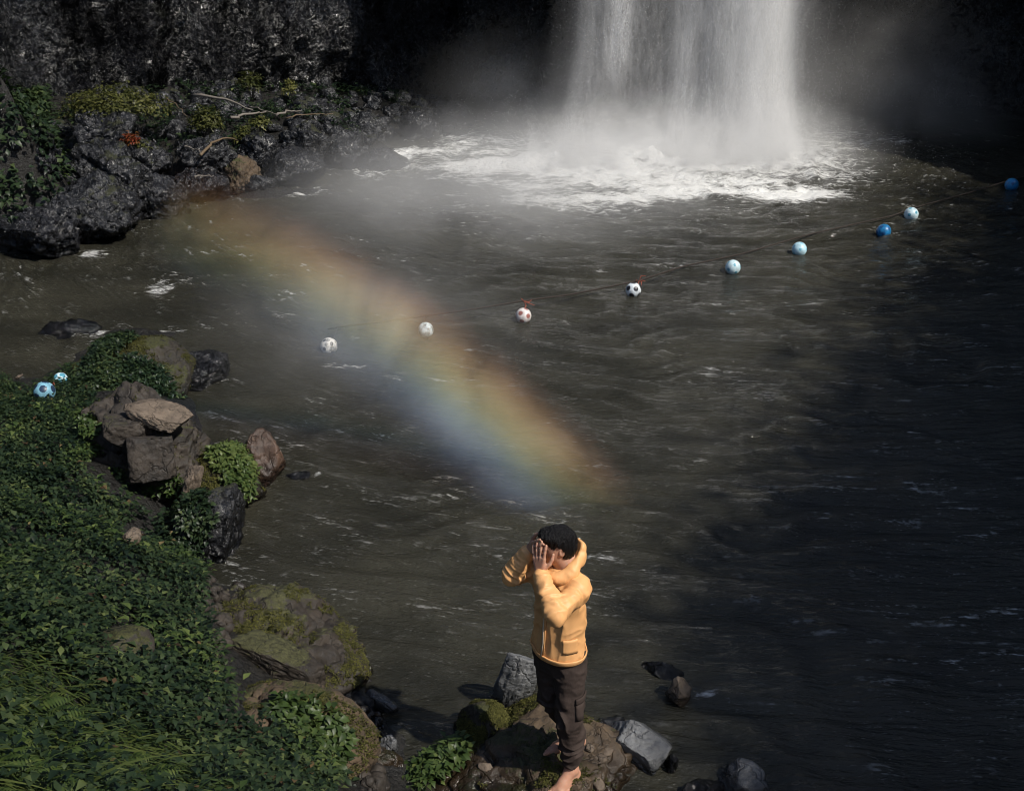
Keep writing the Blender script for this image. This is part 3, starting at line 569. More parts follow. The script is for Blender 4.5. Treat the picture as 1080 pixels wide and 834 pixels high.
def plume_mat():
    s = NT('falls_plume'); p = s.pos(); x, y, z = s.sep(p)
    low = s.math('POWER', 2.718, s.math('MULTIPLY', s.math('MAXIMUM', z, 0), -.9))
    xn = s.math('DIVIDE', s.math('SUBTRACT', x, 3.9), s.math('ADD', 1, s.math('MULTIPLY', low, .3)))
    t = s.math('MULTIPLY', s.math('ADD', xn, 4.0), 1 / 8)          # x from -0.1 to 7.9
    k = lambda m: (m - (-.1)) / 8
    prof = s.ramp(t, [(k(.7), 0), (k(1.3), .05), (k(1.5), .13), (k(1.8), .10), (k(2.2), .16), (k(2.6), .07), (k(3.2), .10), (k(3.6), .24), (k(3.9), .16), (k(4.4), .45), (k(4.85), 1.3), (k(5.3), 1.15), (k(5.75), .10), (k(6.8), 0)], 'EASE')
    yy = s.math('DIVIDE', s.math('SUBTRACT', y, 23.2), s.math('ADD', .55, s.math('MULTIPLY', low, .7)))
    gy = s.math('POWER', 2.718, s.math('MULTIPLY', s.math('MULTIPLY', yy, yy), -1))
    nz = s.ramp(s.noise(s.vmath('MULTIPLY', p, (1, 1, .22)), 2.4, 5, .6, .4), [(.3, .25), (.7, 1.3)])
    v = s.n('ShaderNodeVolumeScatter'); s.set(v.inputs['Color'], (1, 1, 1, 1)); v.inputs['Anisotropy'].default_value = -.15
    s.set(v.inputs['Density'], s.math('MULTIPLY', s.math('MULTIPLY', s.math('MULTIPLY', prof, gy), nz), s.math('MULTIPLY', 1.55, s.math('ADD', 1, s.math('MULTIPLY', low, .3)))))
    return s.vol(v)
def box_mesh(name, lo, hi):
    (a, b, c), (d, e, f) = lo, hi
    V = [(a, b, c), (d, b, c), (d, e, c), (a, e, c), (a, b, f), (d, b, f), (d, e, f), (a, e, f)]
    return mesh_np(name, V, [(0, 3, 2, 1), (4, 5, 6, 7), (0, 1, 5, 4), (1, 2, 6, 5), (2, 3, 7, 6), (3, 0, 4, 7)])
o = link('mist', box_mesh('mist', (-.6, 21.2, .02), (8.2, 25.2, 9.0)), plume_mat(), smooth=False); tag(o, 'dense white spray hanging in the column of the waterfall', 'mist', kind='stuff')
vol_obj('mist', ball_mesh('mist'), mist_mat('base_mist', 2.3, 2.0, flat=1.7, lo=.3, hi=.75), 'white cloud of spray boiling over the foam under the falls', (3.7, 22.2, .05), (4.6, 2.9, 1.7))
vol_obj('mist', ball_mesh('mist'), mist_mat('side_mist', .45, .7, flat=1.9, lo=.25, hi=.8), 'bluish veil of mist in the shade right of the falls', (8.6, 25.2, .8), (4.0, 2.6, 3.2))
vol_obj('mist', ball_mesh('mist'), mist_mat('back_mist', .5, .7, flat=2.4, lo=.25, hi=.8), 'thin grey mist in the dark cave left of the falls', (.3, 25.4, .6), (3.6, 2.6, 2.6))
vol_obj('mist', ball_mesh('mist'), mist_mat('drift_mist', 1.0, .5, flat=1.5, lo=.22, hi=.85), 'grey mist drifting over the pool from the falls to the left', (-.1, 18.9, .25), (5.2, 3.9, 1.6), (0, 0, .35))
vol_obj('mist', ball_mesh('mist'), mist_mat('near_mist', .36, .7, flat=1.5, lo=.25, hi=.8), 'faint bluish mist over the pool under the left half of the rainbow', (-1.8, 12.6, .1), (2.6, 3.2, 1.1), (0, 0, .5))

# ---------------------------------------------------------------- rainbow: coloured arch of spray standing over the pool
AX = -BOW_V; RNG = 10.2
mid = Vector((0, 0, CAM_H)) + ray(403, 358).normalized() * RNG
ang = math.acos(ray(403, 358).normalized().dot(AX)); print('rainbow angle', math.degrees(ang))
C0 = Vector((0, 0, CAM_H)) + AX * RNG * math.cos(ang); RAD = RNG * math.sin(ang)
Xa = (mid - C0).normalized(); Ya = AX.cross(Xa).normalized()
phis = np.linspace(-.62, .62, 161)
pts = [C0 + Xa * RAD * math.cos(f) + Ya * RAD * math.sin(f) for f in phis]; pxs = np.array([project(np.array(q))[0] for q in pts])
f0 = float(np.interp(180, pxs if pxs[0] < pxs[-1] else pxs[::-1], phis if pxs[0] < pxs[-1] else phis[::-1])); f1 = float(np.interp(640, pxs if pxs[0] < pxs[-1] else pxs[::-1], phis if pxs[0] < pxs[-1] else phis[::-1]))
fa, fb = min(f0, f1) - .03, max(f0, f1) + .03
WB, TH = .74, .42
sec = [(RAD - WB, -TH), (RAD + WB, -TH), (RAD + WB, TH), (RAD - WB, TH)]
V, F = [], []; nn = 25
for f in np.linspace(fa, fb, nn):
    for rr, zz_ in sec: V.append((rr * math.cos(f), rr * math.sin(f), zz_))
for i in range(nn - 1):
    for j in range(4): F.append((i * 4 + j, i * 4 + (j + 1) % 4, (i + 1) * 4 + (j + 1) % 4, (i + 1) * 4 + j))
F += [(0, 3, 2, 1), tuple((nn - 1) * 4 + j for j in range(4))]
def bow_mat():
    s = NT('rainbow_spray'); q = s.obj(); x, y, z = s.sep(q)
    r = s.math('SQRT', s.math('ADD', s.math('MULTIPLY', x, x), s.math('MULTIPLY', y, y)))
    t = s.math('DIVIDE', s.math('ADD', s.math('SUBTRACT', r, RAD), WB), 2 * WB)
    col = s.ramp(t, [(.08, (.26, .28, .38)), (.24, (.31, .41, .66)), (.36, (.38, .53, .60)), (.47, (.45, .58, .31)), (.57, (.76, .69, .29)), (.68, (.97, .63, .28)), (.80, (.88, .46, .27)), (.95, (.7, .45, .38))])
    a = s.ramp(t, [(0, 0), (.12, .22), (.28, .75), (.40, .70), (.52, .66), (.66, 1.0), (.78, .60), (.90, .14), (1, 0)], 'EASE')
    ph = s.math('DIVIDE', s.math('SUBTRACT', s.math('ARCTAN2', y, x), fa), fb - fa)
    win = s.ramp(ph if f0 < f1 else s.math('SUBTRACT', 1, ph), [(0, 0), (.10, .40), (.30, .85), (.5, 1.0), (.72, .95), (.86, .6), (1, 0)], 'EASE')
    ax = s.math('SUBTRACT', 1, s.math('POWER', s.math('ABSOLUTE', s.math('DIVIDE', z, TH)), 2), clamp=True)
    nz = s.ramp(s.noise(s.pos(), 1.1, 5, .65, .7), [(.32, .05), (.70, 1.5)])
    pq = ph if f0 < f1 else s.math('SUBTRACT', 1, ph)
    low_ = s.math('MAXIMUM', s.ramp(t, [(.30, 0), (.55, 1)]), s.ramp(pq, [(.15, .12), (.62, 1)]))
    v = s.n('ShaderNodeVolumeScatter'); s.set(v.inputs['Color'], col); v.inputs['Anisotropy'].default_value = 0
    s.set(v.inputs['Density'], s.math('MULTIPLY', s.math('MULTIPLY', s.math('MULTIPLY', a, win), s.math('MULTIPLY', ax, s.math('MULTIPLY', nz, low_))), 1.75))
    return s.vol(v)
me = bpy.data.meshes.new('rainbow'); me.from_pydata(V, [], F)
import bmesh
bm_ = bmesh.new(); bm_.from_mesh(me); bmesh.ops.recalc_face_normals(bm_, faces=bm_.faces); bm_.to_mesh(me); bm_.free()
bow = link('rainbow', me, bow_mat(), smooth=False)
bow.matrix_world = Matrix.Translation(C0) @ Matrix((Xa, Ya, AX)).transposed().to_4x4()
tag(bow, 'soft rainbow arching through the spray over the pool', 'rainbow', kind='stuff')

# ---------------------------------------------------------------- plants
def unit(a): return a / (np.linalg.norm(a, axis=-1, keepdims=True) + 1e-9)
def leaves(base, d, up, L, Wd, droop=.35, fold=.25):
    """one folded, drooping leaf per row: 6 points, 4 triangles"""
    d = unit(d); side = unit(np.cross(d, up)); up = unit(np.cross(side, d)); L = L[:, None]; Wd = Wd[:, None]
    mid_ = base + d * L * .5 + up * L * .04; tip = base + d * L - up * L * droop
    l = base + d * L * .42 + side * Wd * .5 + up * Wd * fold; rr = base + d * L * .42 - side * Wd * .5 + up * Wd * fold
    V = np.stack([base, l, mid_, rr, tip], 1); n = len(base)
    F = np.arange(n)[:, None, None] * 5 + np.array([[0, 2, 1], [0, 3, 2], [1, 2, 4], [3, 4, 2]])[None]
    return V.reshape(-1, 3), F.reshape(-1, 3)
def clumps(P, Nrm, r, per=(6, 11), L=(.035, .07), rise=(.02, .12), asp=.62, spread=.06, tone=None):
    """P: plant feet, Nrm: ground normals. Each plant is a tuft of leaves at several heights."""
    k = r.integers(*per, len(P)); idx = np.repeat(np.arange(len(P)), k); n = len(idx)
    N_ = unit(Nrm[idx] * .6 + np.array([0, 0, .7])); az_ = r.uniform(0, 2 * np.pi, n); el = r.uniform(-.15, .75, n)
    t1 = unit(np.cross(N_, np.array([.3, .9, .1]))); t2 = np.cross(N_, t1); hd = t1 * np.cos(az_)[:, None] + t2 * np.sin(az_)[:, None]
    h = r.uniform(*rise, n); b = P[idx] + N_ * h[:, None] + hd * (spread * r.random(n))[:, None]
    d = hd * np.cos(el)[:, None] + N_ * np.sin(el)[:, None]; Lr = r.uniform(*L, n)
    V, F = leaves(b, d, N_, Lr, Lr * asp * r.uniform(.8, 1.2, n), droop=.25)
    tn = (.35 + .2 * r.normal(size=n) + .5 * (h - rise[0]) / (rise[1] - rise[0]) * .4) if tone is None else np.clip(tone[idx] + .16 * r.normal(size=n), 0, 1)
    return V, F, np.repeat(np.clip(tn, 0, 1), 5)
def inpoly(px, py, poly):
    poly = np.array(poly, float); c = np.zeros(len(px), bool); j = len(poly) - 1
    for i in range(len(poly)):
        xi, yi = poly[i]; xj, yj = poly[j]
        c ^= ((yi > py) != (yj > py)) & (px < (xj - xi) * (py - yi) / (yj - yi + 1e-9) + xi); j = i
    return c
def ground_pts(n, x0, x1, y0, y1, r):
    x = r.uniform(x0, x1, n); y = r.uniform(y0, y1, n); z = ground_z(x, y); e = .04
    nx = -(ground_z(x + e, y) - z) / e; ny = -(ground_z(x, y + e) - z) / e
    return np.stack([x, y, z], -1), unit(np.stack([nx, ny, np.ones(n)], -1))
def surf_pts(key, n, r, nz=.15):
    V, F, fn, ar = SURF[key]; p = np.where(fn[:, 2] > nz, ar, 0); f = r.choice(len(F), n, p=p / p.sum()); u = r.random((n, 2)); m = u.sum(1) > 1; u[m] = 1 - u[m]
    A, B, C_ = V[F[f, 0]], V[F[f, 1]], V[F[f, 2]]
    return A + u[:, :1] * (B - A) + u[:, 1:] * (C_ - A), fn[f]
rl = np.random.default_rng(21)
IVY = [(-260, 402), (0, 404), (30, 420), (62, 404), (80, 385), (96, 372), (98, 440), (84, 470), (92, 515), (118, 530), (160, 540), (206, 556), (214, 590), (222, 606), (208, 625), (216, 665), (224, 700), (234, 715), (244, 750), (205, 762), (250, 772), (340, 800), (350, 850), (340, 1000), (-300, 1000)]
LAWN = [(-300, 700), (0, 690), (60, 705), (110, 760), (190, 790), (220, 834), (240, 1000), (-300, 1000)]
P, Nn = ground_pts(80000, -7.5, .2, 1.6, 11.5, rl); px, py = project(P); dens = fbm(P[:, 0] * 1.1, P[:, 1] * 1.1, 0 * P[:, 0], 3)
keep = inpoly(px, py, IVY) & (P[:, 2] > .02) & (rl.random(len(P)) < .46 + .85 * dens) & ~(inpoly(px, py, LAWN) & (rl.random(len(P)) < .7))
for bx, by, br in ((140, 566, 16), (130, 684, 26), (150, 690, 18)): keep &= np.hypot(px - bx, py - by) > br
P, Nn = P[keep], Nn[keep]
tone = np.clip(.43 + .45 * fbm(P[:, 0] * 2.2, P[:, 1] * 2.2, 0 * P[:, 0] + 4, 3) + .12 * rl.normal(size=len(P)), .02, .95)
V, F, tn = clumps(P, Nn, rl, L=(.024, .060), rise=(.01, .15), tone=tone)
print('ivy plants', len(P), 'faces', len(F))
tag(link('ground_cover', mesh_np('ground_cover', V, F, {'tone': tn}), M['leaf'], smooth=False), 'dense small dark green leaves covering the near bank', 'ground cover', kind='stuff')
P2, N2 = ground_pts(9000, -7.5, .2, 1.6, 11.5, rl); px, py = project(P2); k = inpoly(px, py, IVY) & ~inpoly(px, py, LAWN) & (P2[:, 2] > .02) & (fbm(P2[:, 0] * .9 + 5, P2[:, 1] * .9, 0 * P2[:, 0], 3) > .12)
V, F, tn = clumps(P2[k], N2[k], rl, per=(5, 9), L=(.035, .075), asp=.5, rise=(.05, .2), tone=np.clip(.45 + .2 * rl.normal(size=k.sum()), .1, 1))
tag(link('ground_cover', mesh_np('ground_cover', V, F, {'tone': tn}), M['leaf_bright'], smooth=False), 'patches of larger fresher leaves standing over the small dark ones', 'ground cover', kind='stuff')
k = rl.random(len(P)) < .035
V, F, tn = clumps(P[k], Nn[k], rl, per=(1, 3), L=(.03, .06), rise=(.08, .17), tone=np.clip(.4 + .3 * rl.normal(size=k.sum()), 0, 1)); M['leaf_dead'] = leaf_mat('dead_leaf', [(0, (.03, .018, .009)), (.5, (.09, .055, .025)), (1, (.17, .13, .06))], .8)
tag(link('fallen_leaves', mesh_np('fallen_leaves', V, F, {'tone': tn}), M['leaf_dead'], smooth=False), 'withered brown leaves caught among the green ones', 'leaves', kind='stuff')
# low dark weeds between the far rocks
P2, N2 = ground_pts(5000, -11, -1, 15.5, 29, rl); px, py = project(P2); k = inpoly(px, py, [(20, 130), (110, 105), (200, 92), (330, 92), (430, 102), (400, 140), (250, 165), (120, 200), (60, 220)]) & (fbm(P2[:, 0] * .8, P2[:, 1] * .8, 0 * P2[:, 0] + 2, 3) > -.05)
V, F, tn = clumps(P2[k], N2[k], rl, per=(5, 9), L=(.06, .13), rise=(.02, .22), spread=.12, tone=np.clip(.22 + .2 * rl.normal(size=k.sum()), 0, 1))
tag(link('ground_cover', mesh_np('ground_cover', V, F, {'tone': tn}), M['leaf'], smooth=False), 'low dark weeds between the rocks of the far shore', 'ground cover', kind='stuff')
# hanging bush on the far left shore
P, Nn = ground_pts(16000, -13, -5.5, 14, 24, rl); px, py = project(P)
BUSH = [(-200, 60), (0, 66), (30, 82), (52, 110), (58, 160), (66, 190), (48, 224), (20, 236), (-200, 250)]
keep = inpoly(px, py, BUSH) & (rl.random(len(P)) < .62); P, Nn = P[keep], Nn[keep]
tone = np.clip(.42 + .4 * fbm(P[:, 0] * 1.2, P[:, 1] * 1.2, 0 * P[:, 0], 3), 0, .8)
V, F, tn = clumps(P, Nn, rl, L=(.08, .15), rise=(.02, .28), spread=.15, tone=tone)
tag(link('ground_cover', mesh_np('ground_cover', V, F, {'tone': tn}), M['leaf'], smooth=False), 'dark green leaves hanging over the far left shore', 'ground cover', kind='stuff')
# leaves growing on single boulders: each its own plant
def rock_plant(name, label, key, poly, n, mat='leaf_bright', L=(.03, .06), rise=(.01, .08), mean=.45, group='leafy plants growing on the boulders', nz=.05, per=(5, 9)):
    P, Nn = surf_pts(key, n, rl, nz); px, py = project(P); k = inpoly(px, py, poly); P, Nn = P[k], Nn[k]
    tone = np.clip(mean + .4 * fbm(P[:, 0] * 4, P[:, 1] * 4, P[:, 2] * 4, 3), .02, 1)
    V, F, tn = clumps(P, Nn, rl, per=per, L=L, rise=rise, tone=tone, spread=.04)
    return tag(link(name, mesh_np(name, V, F, {'tone': tn}), M[mat], smooth=False), label, 'plant', group)
rock_plant('leafy_plant', 'fresh green leaves over the front of the rounded mossy boulder at the back', 'moss_far', [(112, 385), (140, 378), (172, 392), (196, 430), (185, 455), (150, 455), (70, 460), (80, 400), (105, 365), (130, 345), (150, 350), (122, 374)], 3800, mat='leaf')
rock_plant('leafy_plant', 'broad leaves climbing the foot of the big brown boulder', 'brown', [(84, 440), (104, 450), (104, 505), (128, 500), (140, 528), (165, 508), (190, 505), (206, 600), (84, 600)], 4200)
rock_plant('leafy_plant', 'leaves hanging over the top of the sheer black boulder', 'sheer', [(190, 530), (215, 520), (228, 545), (220, 570), (200, 600), (180, 600)], 1100, mat='leaf')
rock_plant('leafy_plant', 'bright leaf patch on the sloping moss green boulder at the water edge', 'moss_edge', [(220, 480), (250, 472), (268, 500), (264, 530), (240, 520)], 1500, mean=.7)
rock_plant('leafy_plant', 'leafy plant trailing over the domed brown boulder at the bottom', 'dome', [(288, 745), (310, 738), (350, 758), (372, 790), (360, 815), (320, 800), (296, 775)], 1700, L=(.04, .075), rise=(.02, .09))
rock_plant('leafy_plant', 'leaves along the lower edge of the domed brown boulder', 'dome', [(200, 770), (290, 792), (350, 812), (380, 850), (200, 850)], 2600, mat='leaf', L=(.04, .07))
# moss
Vs, Fs, Ts, off = [], [], [], 0
for key, n, mean in (('stand', 5200, .45), ('shoulder', 1800, .5), ('lichen', 5200, .5), ('dome', 2600, .4), ('moss_far', 4200, .4), ('moss_edge', 2400, .6), ('brown', 700, .35)):
    P, Nn = surf_pts(key, n * 3, rl, .1); m = fbm(P[:, 0] * 2.6, P[:, 1] * 2.6, P[:, 2] * 2.6 + 8, 4) + .25 * fbm(P[:, 0] * 14, P[:, 1] * 14, P[:, 2] * 14, 2)
    if key == 'stand': q = project(P); m = m + .5 * ss(.5, 1, np.hypot((q[0] - 575) / 150, (q[1] - 830) / 80)) - .35
    k = (m > .08) & (P[:, 2] > .03); P, Nn, m = P[k][:n], Nn[k][:n], m[k][:n]
    V, F, tn = clumps(P, Nn, rl, per=(4, 7), L=(.007, .018), rise=(0, .012), spread=.012, tone=np.clip(mean + .5 * m, 0, 1)); Vs.append(V); Fs.append(F + off); Ts.append(tn); off += len(V)
M['moss'] = leaf_mat('moss_tuft', [(0, (.012, .012, .005)), (.5, (.05, .05, .013)), (1, (.13, .125, .035))], .8, .2)
tag(link('moss', mesh_np('moss', np.vstack(Vs), np.vstack(Fs), {'tone': np.concatenate(Ts)}), M['moss'], smooth=False), 'yellow green moss growing in patches on the boulders', 'moss', kind='stuff')
# the leafy tuft left of the person
P, Nn = surf_pts('stand', 5000, rl, -.2); px, py = project(P); k = inpoly(px, py, [(424, 822), (450, 796), (488, 782), (494, 792), (470, 815), (440, 840), (424, 840)]); P, Nn = P[k], Nn[k]
if len(P) < 60: q = np.array(at(452, 810, .08)); P = q + rl.normal(0, .09, (90, 3)) * np.array([1.4, .7, .4]); Nn = np.tile([0, 0, 1.0], (90, 1))
V, F, tn = clumps(P, Nn, rl, per=(6, 11), L=(.035, .065), rise=(.01, .10), tone=np.full(len(P), .5))
tag(link('leafy_plant', mesh_np('leafy_plant', V, F, {'tone': tn}), M['leaf_bright'], smooth=False), 'leafy tuft at the left edge of the rock the person stands on', 'plant', 'leafy plants growing on the boulders')
# far shore shrubs
def shrub(name, label, px, py, z, rx, ry, rz, n, mat, L=(.05, .09), cat='shrub', stems=6, mean=.55, group=None):
    c = np.array(at(px, py, z)); u = unit(rl.normal(size=(n, 3))); u[:, 2] = np.abs(u[:, 2]); rad = rl.random(n) ** .4
    q = c + u * rad[:, None] * np.array([rx, ry, rz]) * (1 + .35 * fbm(u[:, 0] * 2 + px, u[:, 1] * 2, u[:, 2] * 2, 3))[:, None]
    V, F, tn = clumps(q, u, rl, per=(3, 6), L=L, rise=(0, .05), tone=np.clip(mean + .5 * fbm(q[:, 0] * 3, q[:, 1] * 3, q[:, 2] * 3, 2), 0, 1))
    root = tag(bpy.data.objects.new(name, None), label, cat, group); COL.objects.link(root); root.location = c
    f = link('foliage', mesh_np('foliage', V - c, F, {'tone': tn}), M[mat], root, smooth=False)
    ch = []
    for i in range(stems):
        e = u[i] * np.array([rx, ry, rz]) * .75; ch.append((np.array([e * np.array([.1, .1, 0]) - [0, 0, .25], e * .5, e]), [.012, .009, .004]))
    link('stem', tube_mesh('stem', ch, 5), M['bark'], root)
    return root
M['bark'] = flat_mat('dead_wood', (.16, .14, .12), .7)
M['bark_brown'] = flat_mat('brown_wood', (.12, .085, .05), .7)
gs = 'shrubs on the far shore'
shrub('shrub', 'long low yellow green shrub on the ledge at the foot of the cliff', 122, 122, 1.25, 1.05, .5, .55, 900, 'leaf_yellow', group=gs)
shrub('shrub', 'small green shrub right of the long yellow green one', 218, 135, .95, .3, .3, .4, 240, 'leaf_yellow', mean=.35, group=gs)
shrub('shrub', 'tiny yellow bush among the driftwood', 274, 133, .8, .22, .2, .16, 90, 'leaf_yellow', group=gs)
shrub('shrub', 'upright pale yellow plant below the cliff right of the driftwood', 306, 98, 1.0, .12, .12, .28, 60, 'leaf_yellow', mean=1.0, group=gs)
shrub('shrub', 'faint olive bush at the cliff foot behind the driftwood', 264, 95, 1.1, .3, .25, .4, 130, 'leaf_yellow', mean=.25, group=gs)
shrub('shrub', 'small yellow weed at the end of the bent driftwood', 257, 146, .65, .18, .15, .2, 70, 'leaf_yellow', mean=.5, group=gs)
shrub('shrub', 'small green plant under the red leaves', 142, 158, .9, .26, .22, .2, 140, 'leaf_yellow', mean=.5, group=gs)
shrub('shrub', 'little red leaved plant on the dark ledge', 139, 151, 1.08, .10, .10, .18, 50, 'leaf_red', stems=3, group=gs)
# driftwood
def stick(label, a, b, z, rad, bend=.0, mat='bark'):
    A_, B_ = np.array(at(*a, z[0])), np.array(at(*b, z[1])); t = np.linspace(0, 1, 9)[:, None]
    p = A_ + (B_ - A_) * t + np.array([0, 0, 1.0]) * bend * np.sin(t * np.pi) + .03 * rl.normal(size=(9, 3)) * np.array([1, 1, .5])
    o = link('driftwood_branch', tube_mesh('driftwood_branch', [(p, np.linspace(rad, rad * .35, 9))], 6), M[mat])
    tag(o, label, 'branch', 'driftwood branches on the far shore')
stick('longest pale driftwood pole sloping down to the right', (204, 100), (268, 117), (1.2, .95), .035, .05)
stick('pale driftwood pole lying level in the middle of the tangle', (246, 124), (281, 118), (.95, .95), .035, .02)
stick('short pale driftwood piece right of the level pole', (290, 121), (318, 117), (.9, .9), .03, .02)
stick('thin grey twig forking up from the level pole', (262, 112), (292, 122), (1.0, .9), .018, .03)
stick('bent brown driftwood branch arching low over the rocks', (210, 164), (250, 147), (.75, .75), .03, .14, 'bark_brown')
stick('thin pale twig under the bent brown branch', (196, 155), (212, 163), (.8, .75), .02, .03)
stick('dark twig lying right across the ledge by the small yellow plant', (300, 124), (350, 121), (.8, .8), .02, .04, 'bark_brown')
stick('short pale stick low on the rocks above the waterline', (205, 186), (225, 186), (.65, .65), .018, .01)
stick('thin leaning twig at the upper left of the tangle', (176, 104), (196, 122), (1.25, 1.0), .014, .04, 'bark_brown')
o = link('wood_chip', tube_mesh('wood_chip', [(np.array([at(16, 399, .10), at(20, 397, .12), at(24, 395, .12)]), [.012, .02, .010])], 6), M['tan']); tag(o, 'small pale splinter of wood at the waterline, far left', 'wood')
# long grass blades in the near corner
def blades(n, poly, r, L, wd, lean, label, zlift=0.0, seg=5, tmean=.5):
    P, Nn = ground_pts(n, -4.5, .1, 1.2, 5.5, r); px, py = project(P); k = inpoly(px, py, poly); P = P[k]; n = len(P)
    az_ = r.normal(lean, .55, n); h = np.stack([np.cos(az_), np.sin(az_), 0 * az_], -1); Lr = r.uniform(*L, n)[:, None]; w_ = r.uniform(*wd, n)[:, None]
    side = np.stack([-np.sin(az_), np.cos(az_), 0 * az_], -1); rise = r.uniform(.3, .95, n)[:, None]; V = []
    for j in range(seg + 1):
        t = j / seg; c = P + h * Lr * (.25 * t + .6 * t * t) + np.array([0, 0, 1]) * Lr * rise * (t - .75 * t * t); ww = w_ * (1 - t) ** .7 * .5
        V += [c - side * ww, c + side * ww]
    V = np.stack(V, 1); m = 2 * (seg + 1)
    q = np.array([[2 * j, 2 * j + 1, 2 * j + 3, 2 * j + 2] for j in range(seg)]); F = (np.arange(n)[:, None, None] * m + q[None]).reshape(-1, 4)
    tn = np.clip(tmean + .22 * r.normal(size=n)[:, None] + np.linspace(-.1, .2, m)[None], 0, 1)
    tag(link('grass', mesh_np('grass', V.reshape(-1, 3), F, {'tone': tn.ravel()}), M['grass'], smooth=False), label, 'grass', kind='stuff'); print(label, n)
rg = np.random.default_rng(33)
blades(34000, LAWN, rg, (.08, .24), (.006, .012), -.7, 'short pale grass on the near corner of the bank', tmean=.42)
blades(1500, [(-200, 735), (0, 735), (60, 760), (130, 834), (150, 1000), (-300, 1000)], rg, (.22, .45), (.014, .030), -.65, 'long broad yellow green grass blades in the near corner', tmean=.68)
blades(12000, [(-200, 690), (60, 690), (130, 730), (225, 800), (240, 1000), (-200, 1000)], rg, (.14, .32), (.008, .016), -.7, 'medium grass blades bending down the bank', tmean=.5)
# ferns in the near corner
P, Nn = ground_pts(2600, -4.5, .1, 1.2, 5.5, rg); px, py = project(P); P = P[inpoly(px, py, [(-200, 715), (20, 715), (90, 760), (140, 834), (150, 1000), (-200, 1000)])][:520]
nf = len(P); az_ = rg.normal(-.7, .8, nf); Lf = rg.uniform(.09, .25, nf); Vs, Fs, Ts, off = [], [], [], 0; m = 15
h = np.stack([np.cos(az_), np.sin(az_), 0 * az_], -1); sd = np.stack([-np.sin(az_), np.cos(az_), 0 * az_], -1); rs2 = rg.uniform(.5, 1.0, nf)
def rach(t): return P + h * (Lf * (.85 * t))[:, None] + np.array([0, 0, 1]) * (Lf * rs2 * (1.1 * t - .95 * t * t) + .03)[:, None]
for j in range(m):
    t = (j + .8) / m; b0 = rach(t); tan = unit(rach(t + .02) - rach(t - .02)); upv = np.cross(tan, sd) * -1; upv *= np.sign(upv[:, 2:3])
    for sg in (-1, 1):
        d = unit(sd * sg + tan * .45 - np.array([0, 0, .15])); Ll = Lf * .25 * (np.sin(np.pi * (.12 + .88 * t)) + .08)
        V, F = leaves(b0, d, upv, Ll, Ll * .24, droop=.2, fold=.1); Vs.append(V); Fs.append(F + off); off += len(V)
        Ts.append(np.repeat(np.clip(.40 + .3 * (t - .5) + .2 * rg.normal(size=nf), 0, 1), 5))
tag(link('ferns', mesh_np('ferns', np.vstack(Vs), np.vstack(Fs), {'tone': np.concatenate(Ts)}), M['fern'], smooth=False), 'soft yellow green fern fronds in the near corner of the bank', 'ferns', kind='stuff')
# unseen leaf fringe added along the side wall to soften its shadow edge
n = 9000; t = rl.random(n); RL = np.array(rimline[1:-2]); k = rl.integers(0, len(RL) - 1, n)
q = np.column_stack([RL[k] + (RL[k + 1] - RL[k]) * t[:, None] + np.array([.3, -.2]) + rl.normal(0, .55, (n, 2)), 9.0 + np.abs(rl.normal(0, .75, n))])
V, F, tn = clumps(q, np.tile([0, 0, 1.0], (n, 1)), rl, per=(2, 4), L=(.10, .2), rise=(0, .3), spread=.3, tone=np.full(n, .4))
tag(link('ground_cover', mesh_np('ground_cover', V, F, {'tone': tn}), M['leaf'], smooth=False), 'unseen leaf fringe added on top of the side wall to soften its shadow', 'ground cover', kind='stuff')

# ---------------------------------------------------------------- balls on the line
_ph = (1 + 5 ** .5) / 2
PENT = unit(np.array([(0, s1, s2 * _ph) for s1 in (-1, 1) for s2 in (-1, 1)] + [(s1, s2 * _ph, 0) for s1 in (-1, 1) for s2 in (-1, 1)] + [(s2 * _ph, 0, s1) for s1 in (-1, 1) for s2 in (-1, 1)], float))
def ball_mats(nm, base, patch, grime):
    def mk(n, c):
        s = NT(n); q = s.obj(); n1 = s.noise(q, 14, 5, .65); st = s.ramp(n1, [(.42, 1), (.60, 1 - grime)])
        return s.surf(s.bsdf(color=s.mix(1.0, c, st, 'MULTIPLY'), rough=.38, spec=.5, normal=s.bump(n1, .2, .01)))
    return [mk(nm + '_shell', base), mk(nm + '_patch', patch)]
BM = {'white': ball_mats('white_ball', (.66, .66, .63), (.03, .03, .03), .75), 'rosy': ball_mats('rosy_ball', (.68, .63, .61), (.30, .12, .10), .3), 'football': ball_mats('football', (.70, .76, .80), (.02, .022, .03), .25),
      'pale': ball_mats('pale_blue_ball', (.62, .80, .86), (.10, .33, .45), .3), 'sky': ball_mats('sky_ball', (.50, .74, .84), (.18, .46, .60), .3), 'blue': ball_mats('blue_ball', (.02, .22, .50), (.015, .10, .28), .4), 'lightblue': ball_mats('light_blue_ball', (.20, .42, .54), (.02, .04, .08), .3), 'worn': ball_mats('worn_ball', (.62, .64, .60), (.45, .46, .44), .8)}
M['cord_red'] = flat_mat('red_cord', (.24, .06, .035), .8); M['cord_dark'] = flat_mat('dark_cord', (.03, .022, .018), .8)
IV, IFc = ICO[5]; IC = unit(IV[IFc].mean(1)); ISP = np.degrees(np.arccos(np.clip((IC @ PENT.T).max(1), -1, 1)))
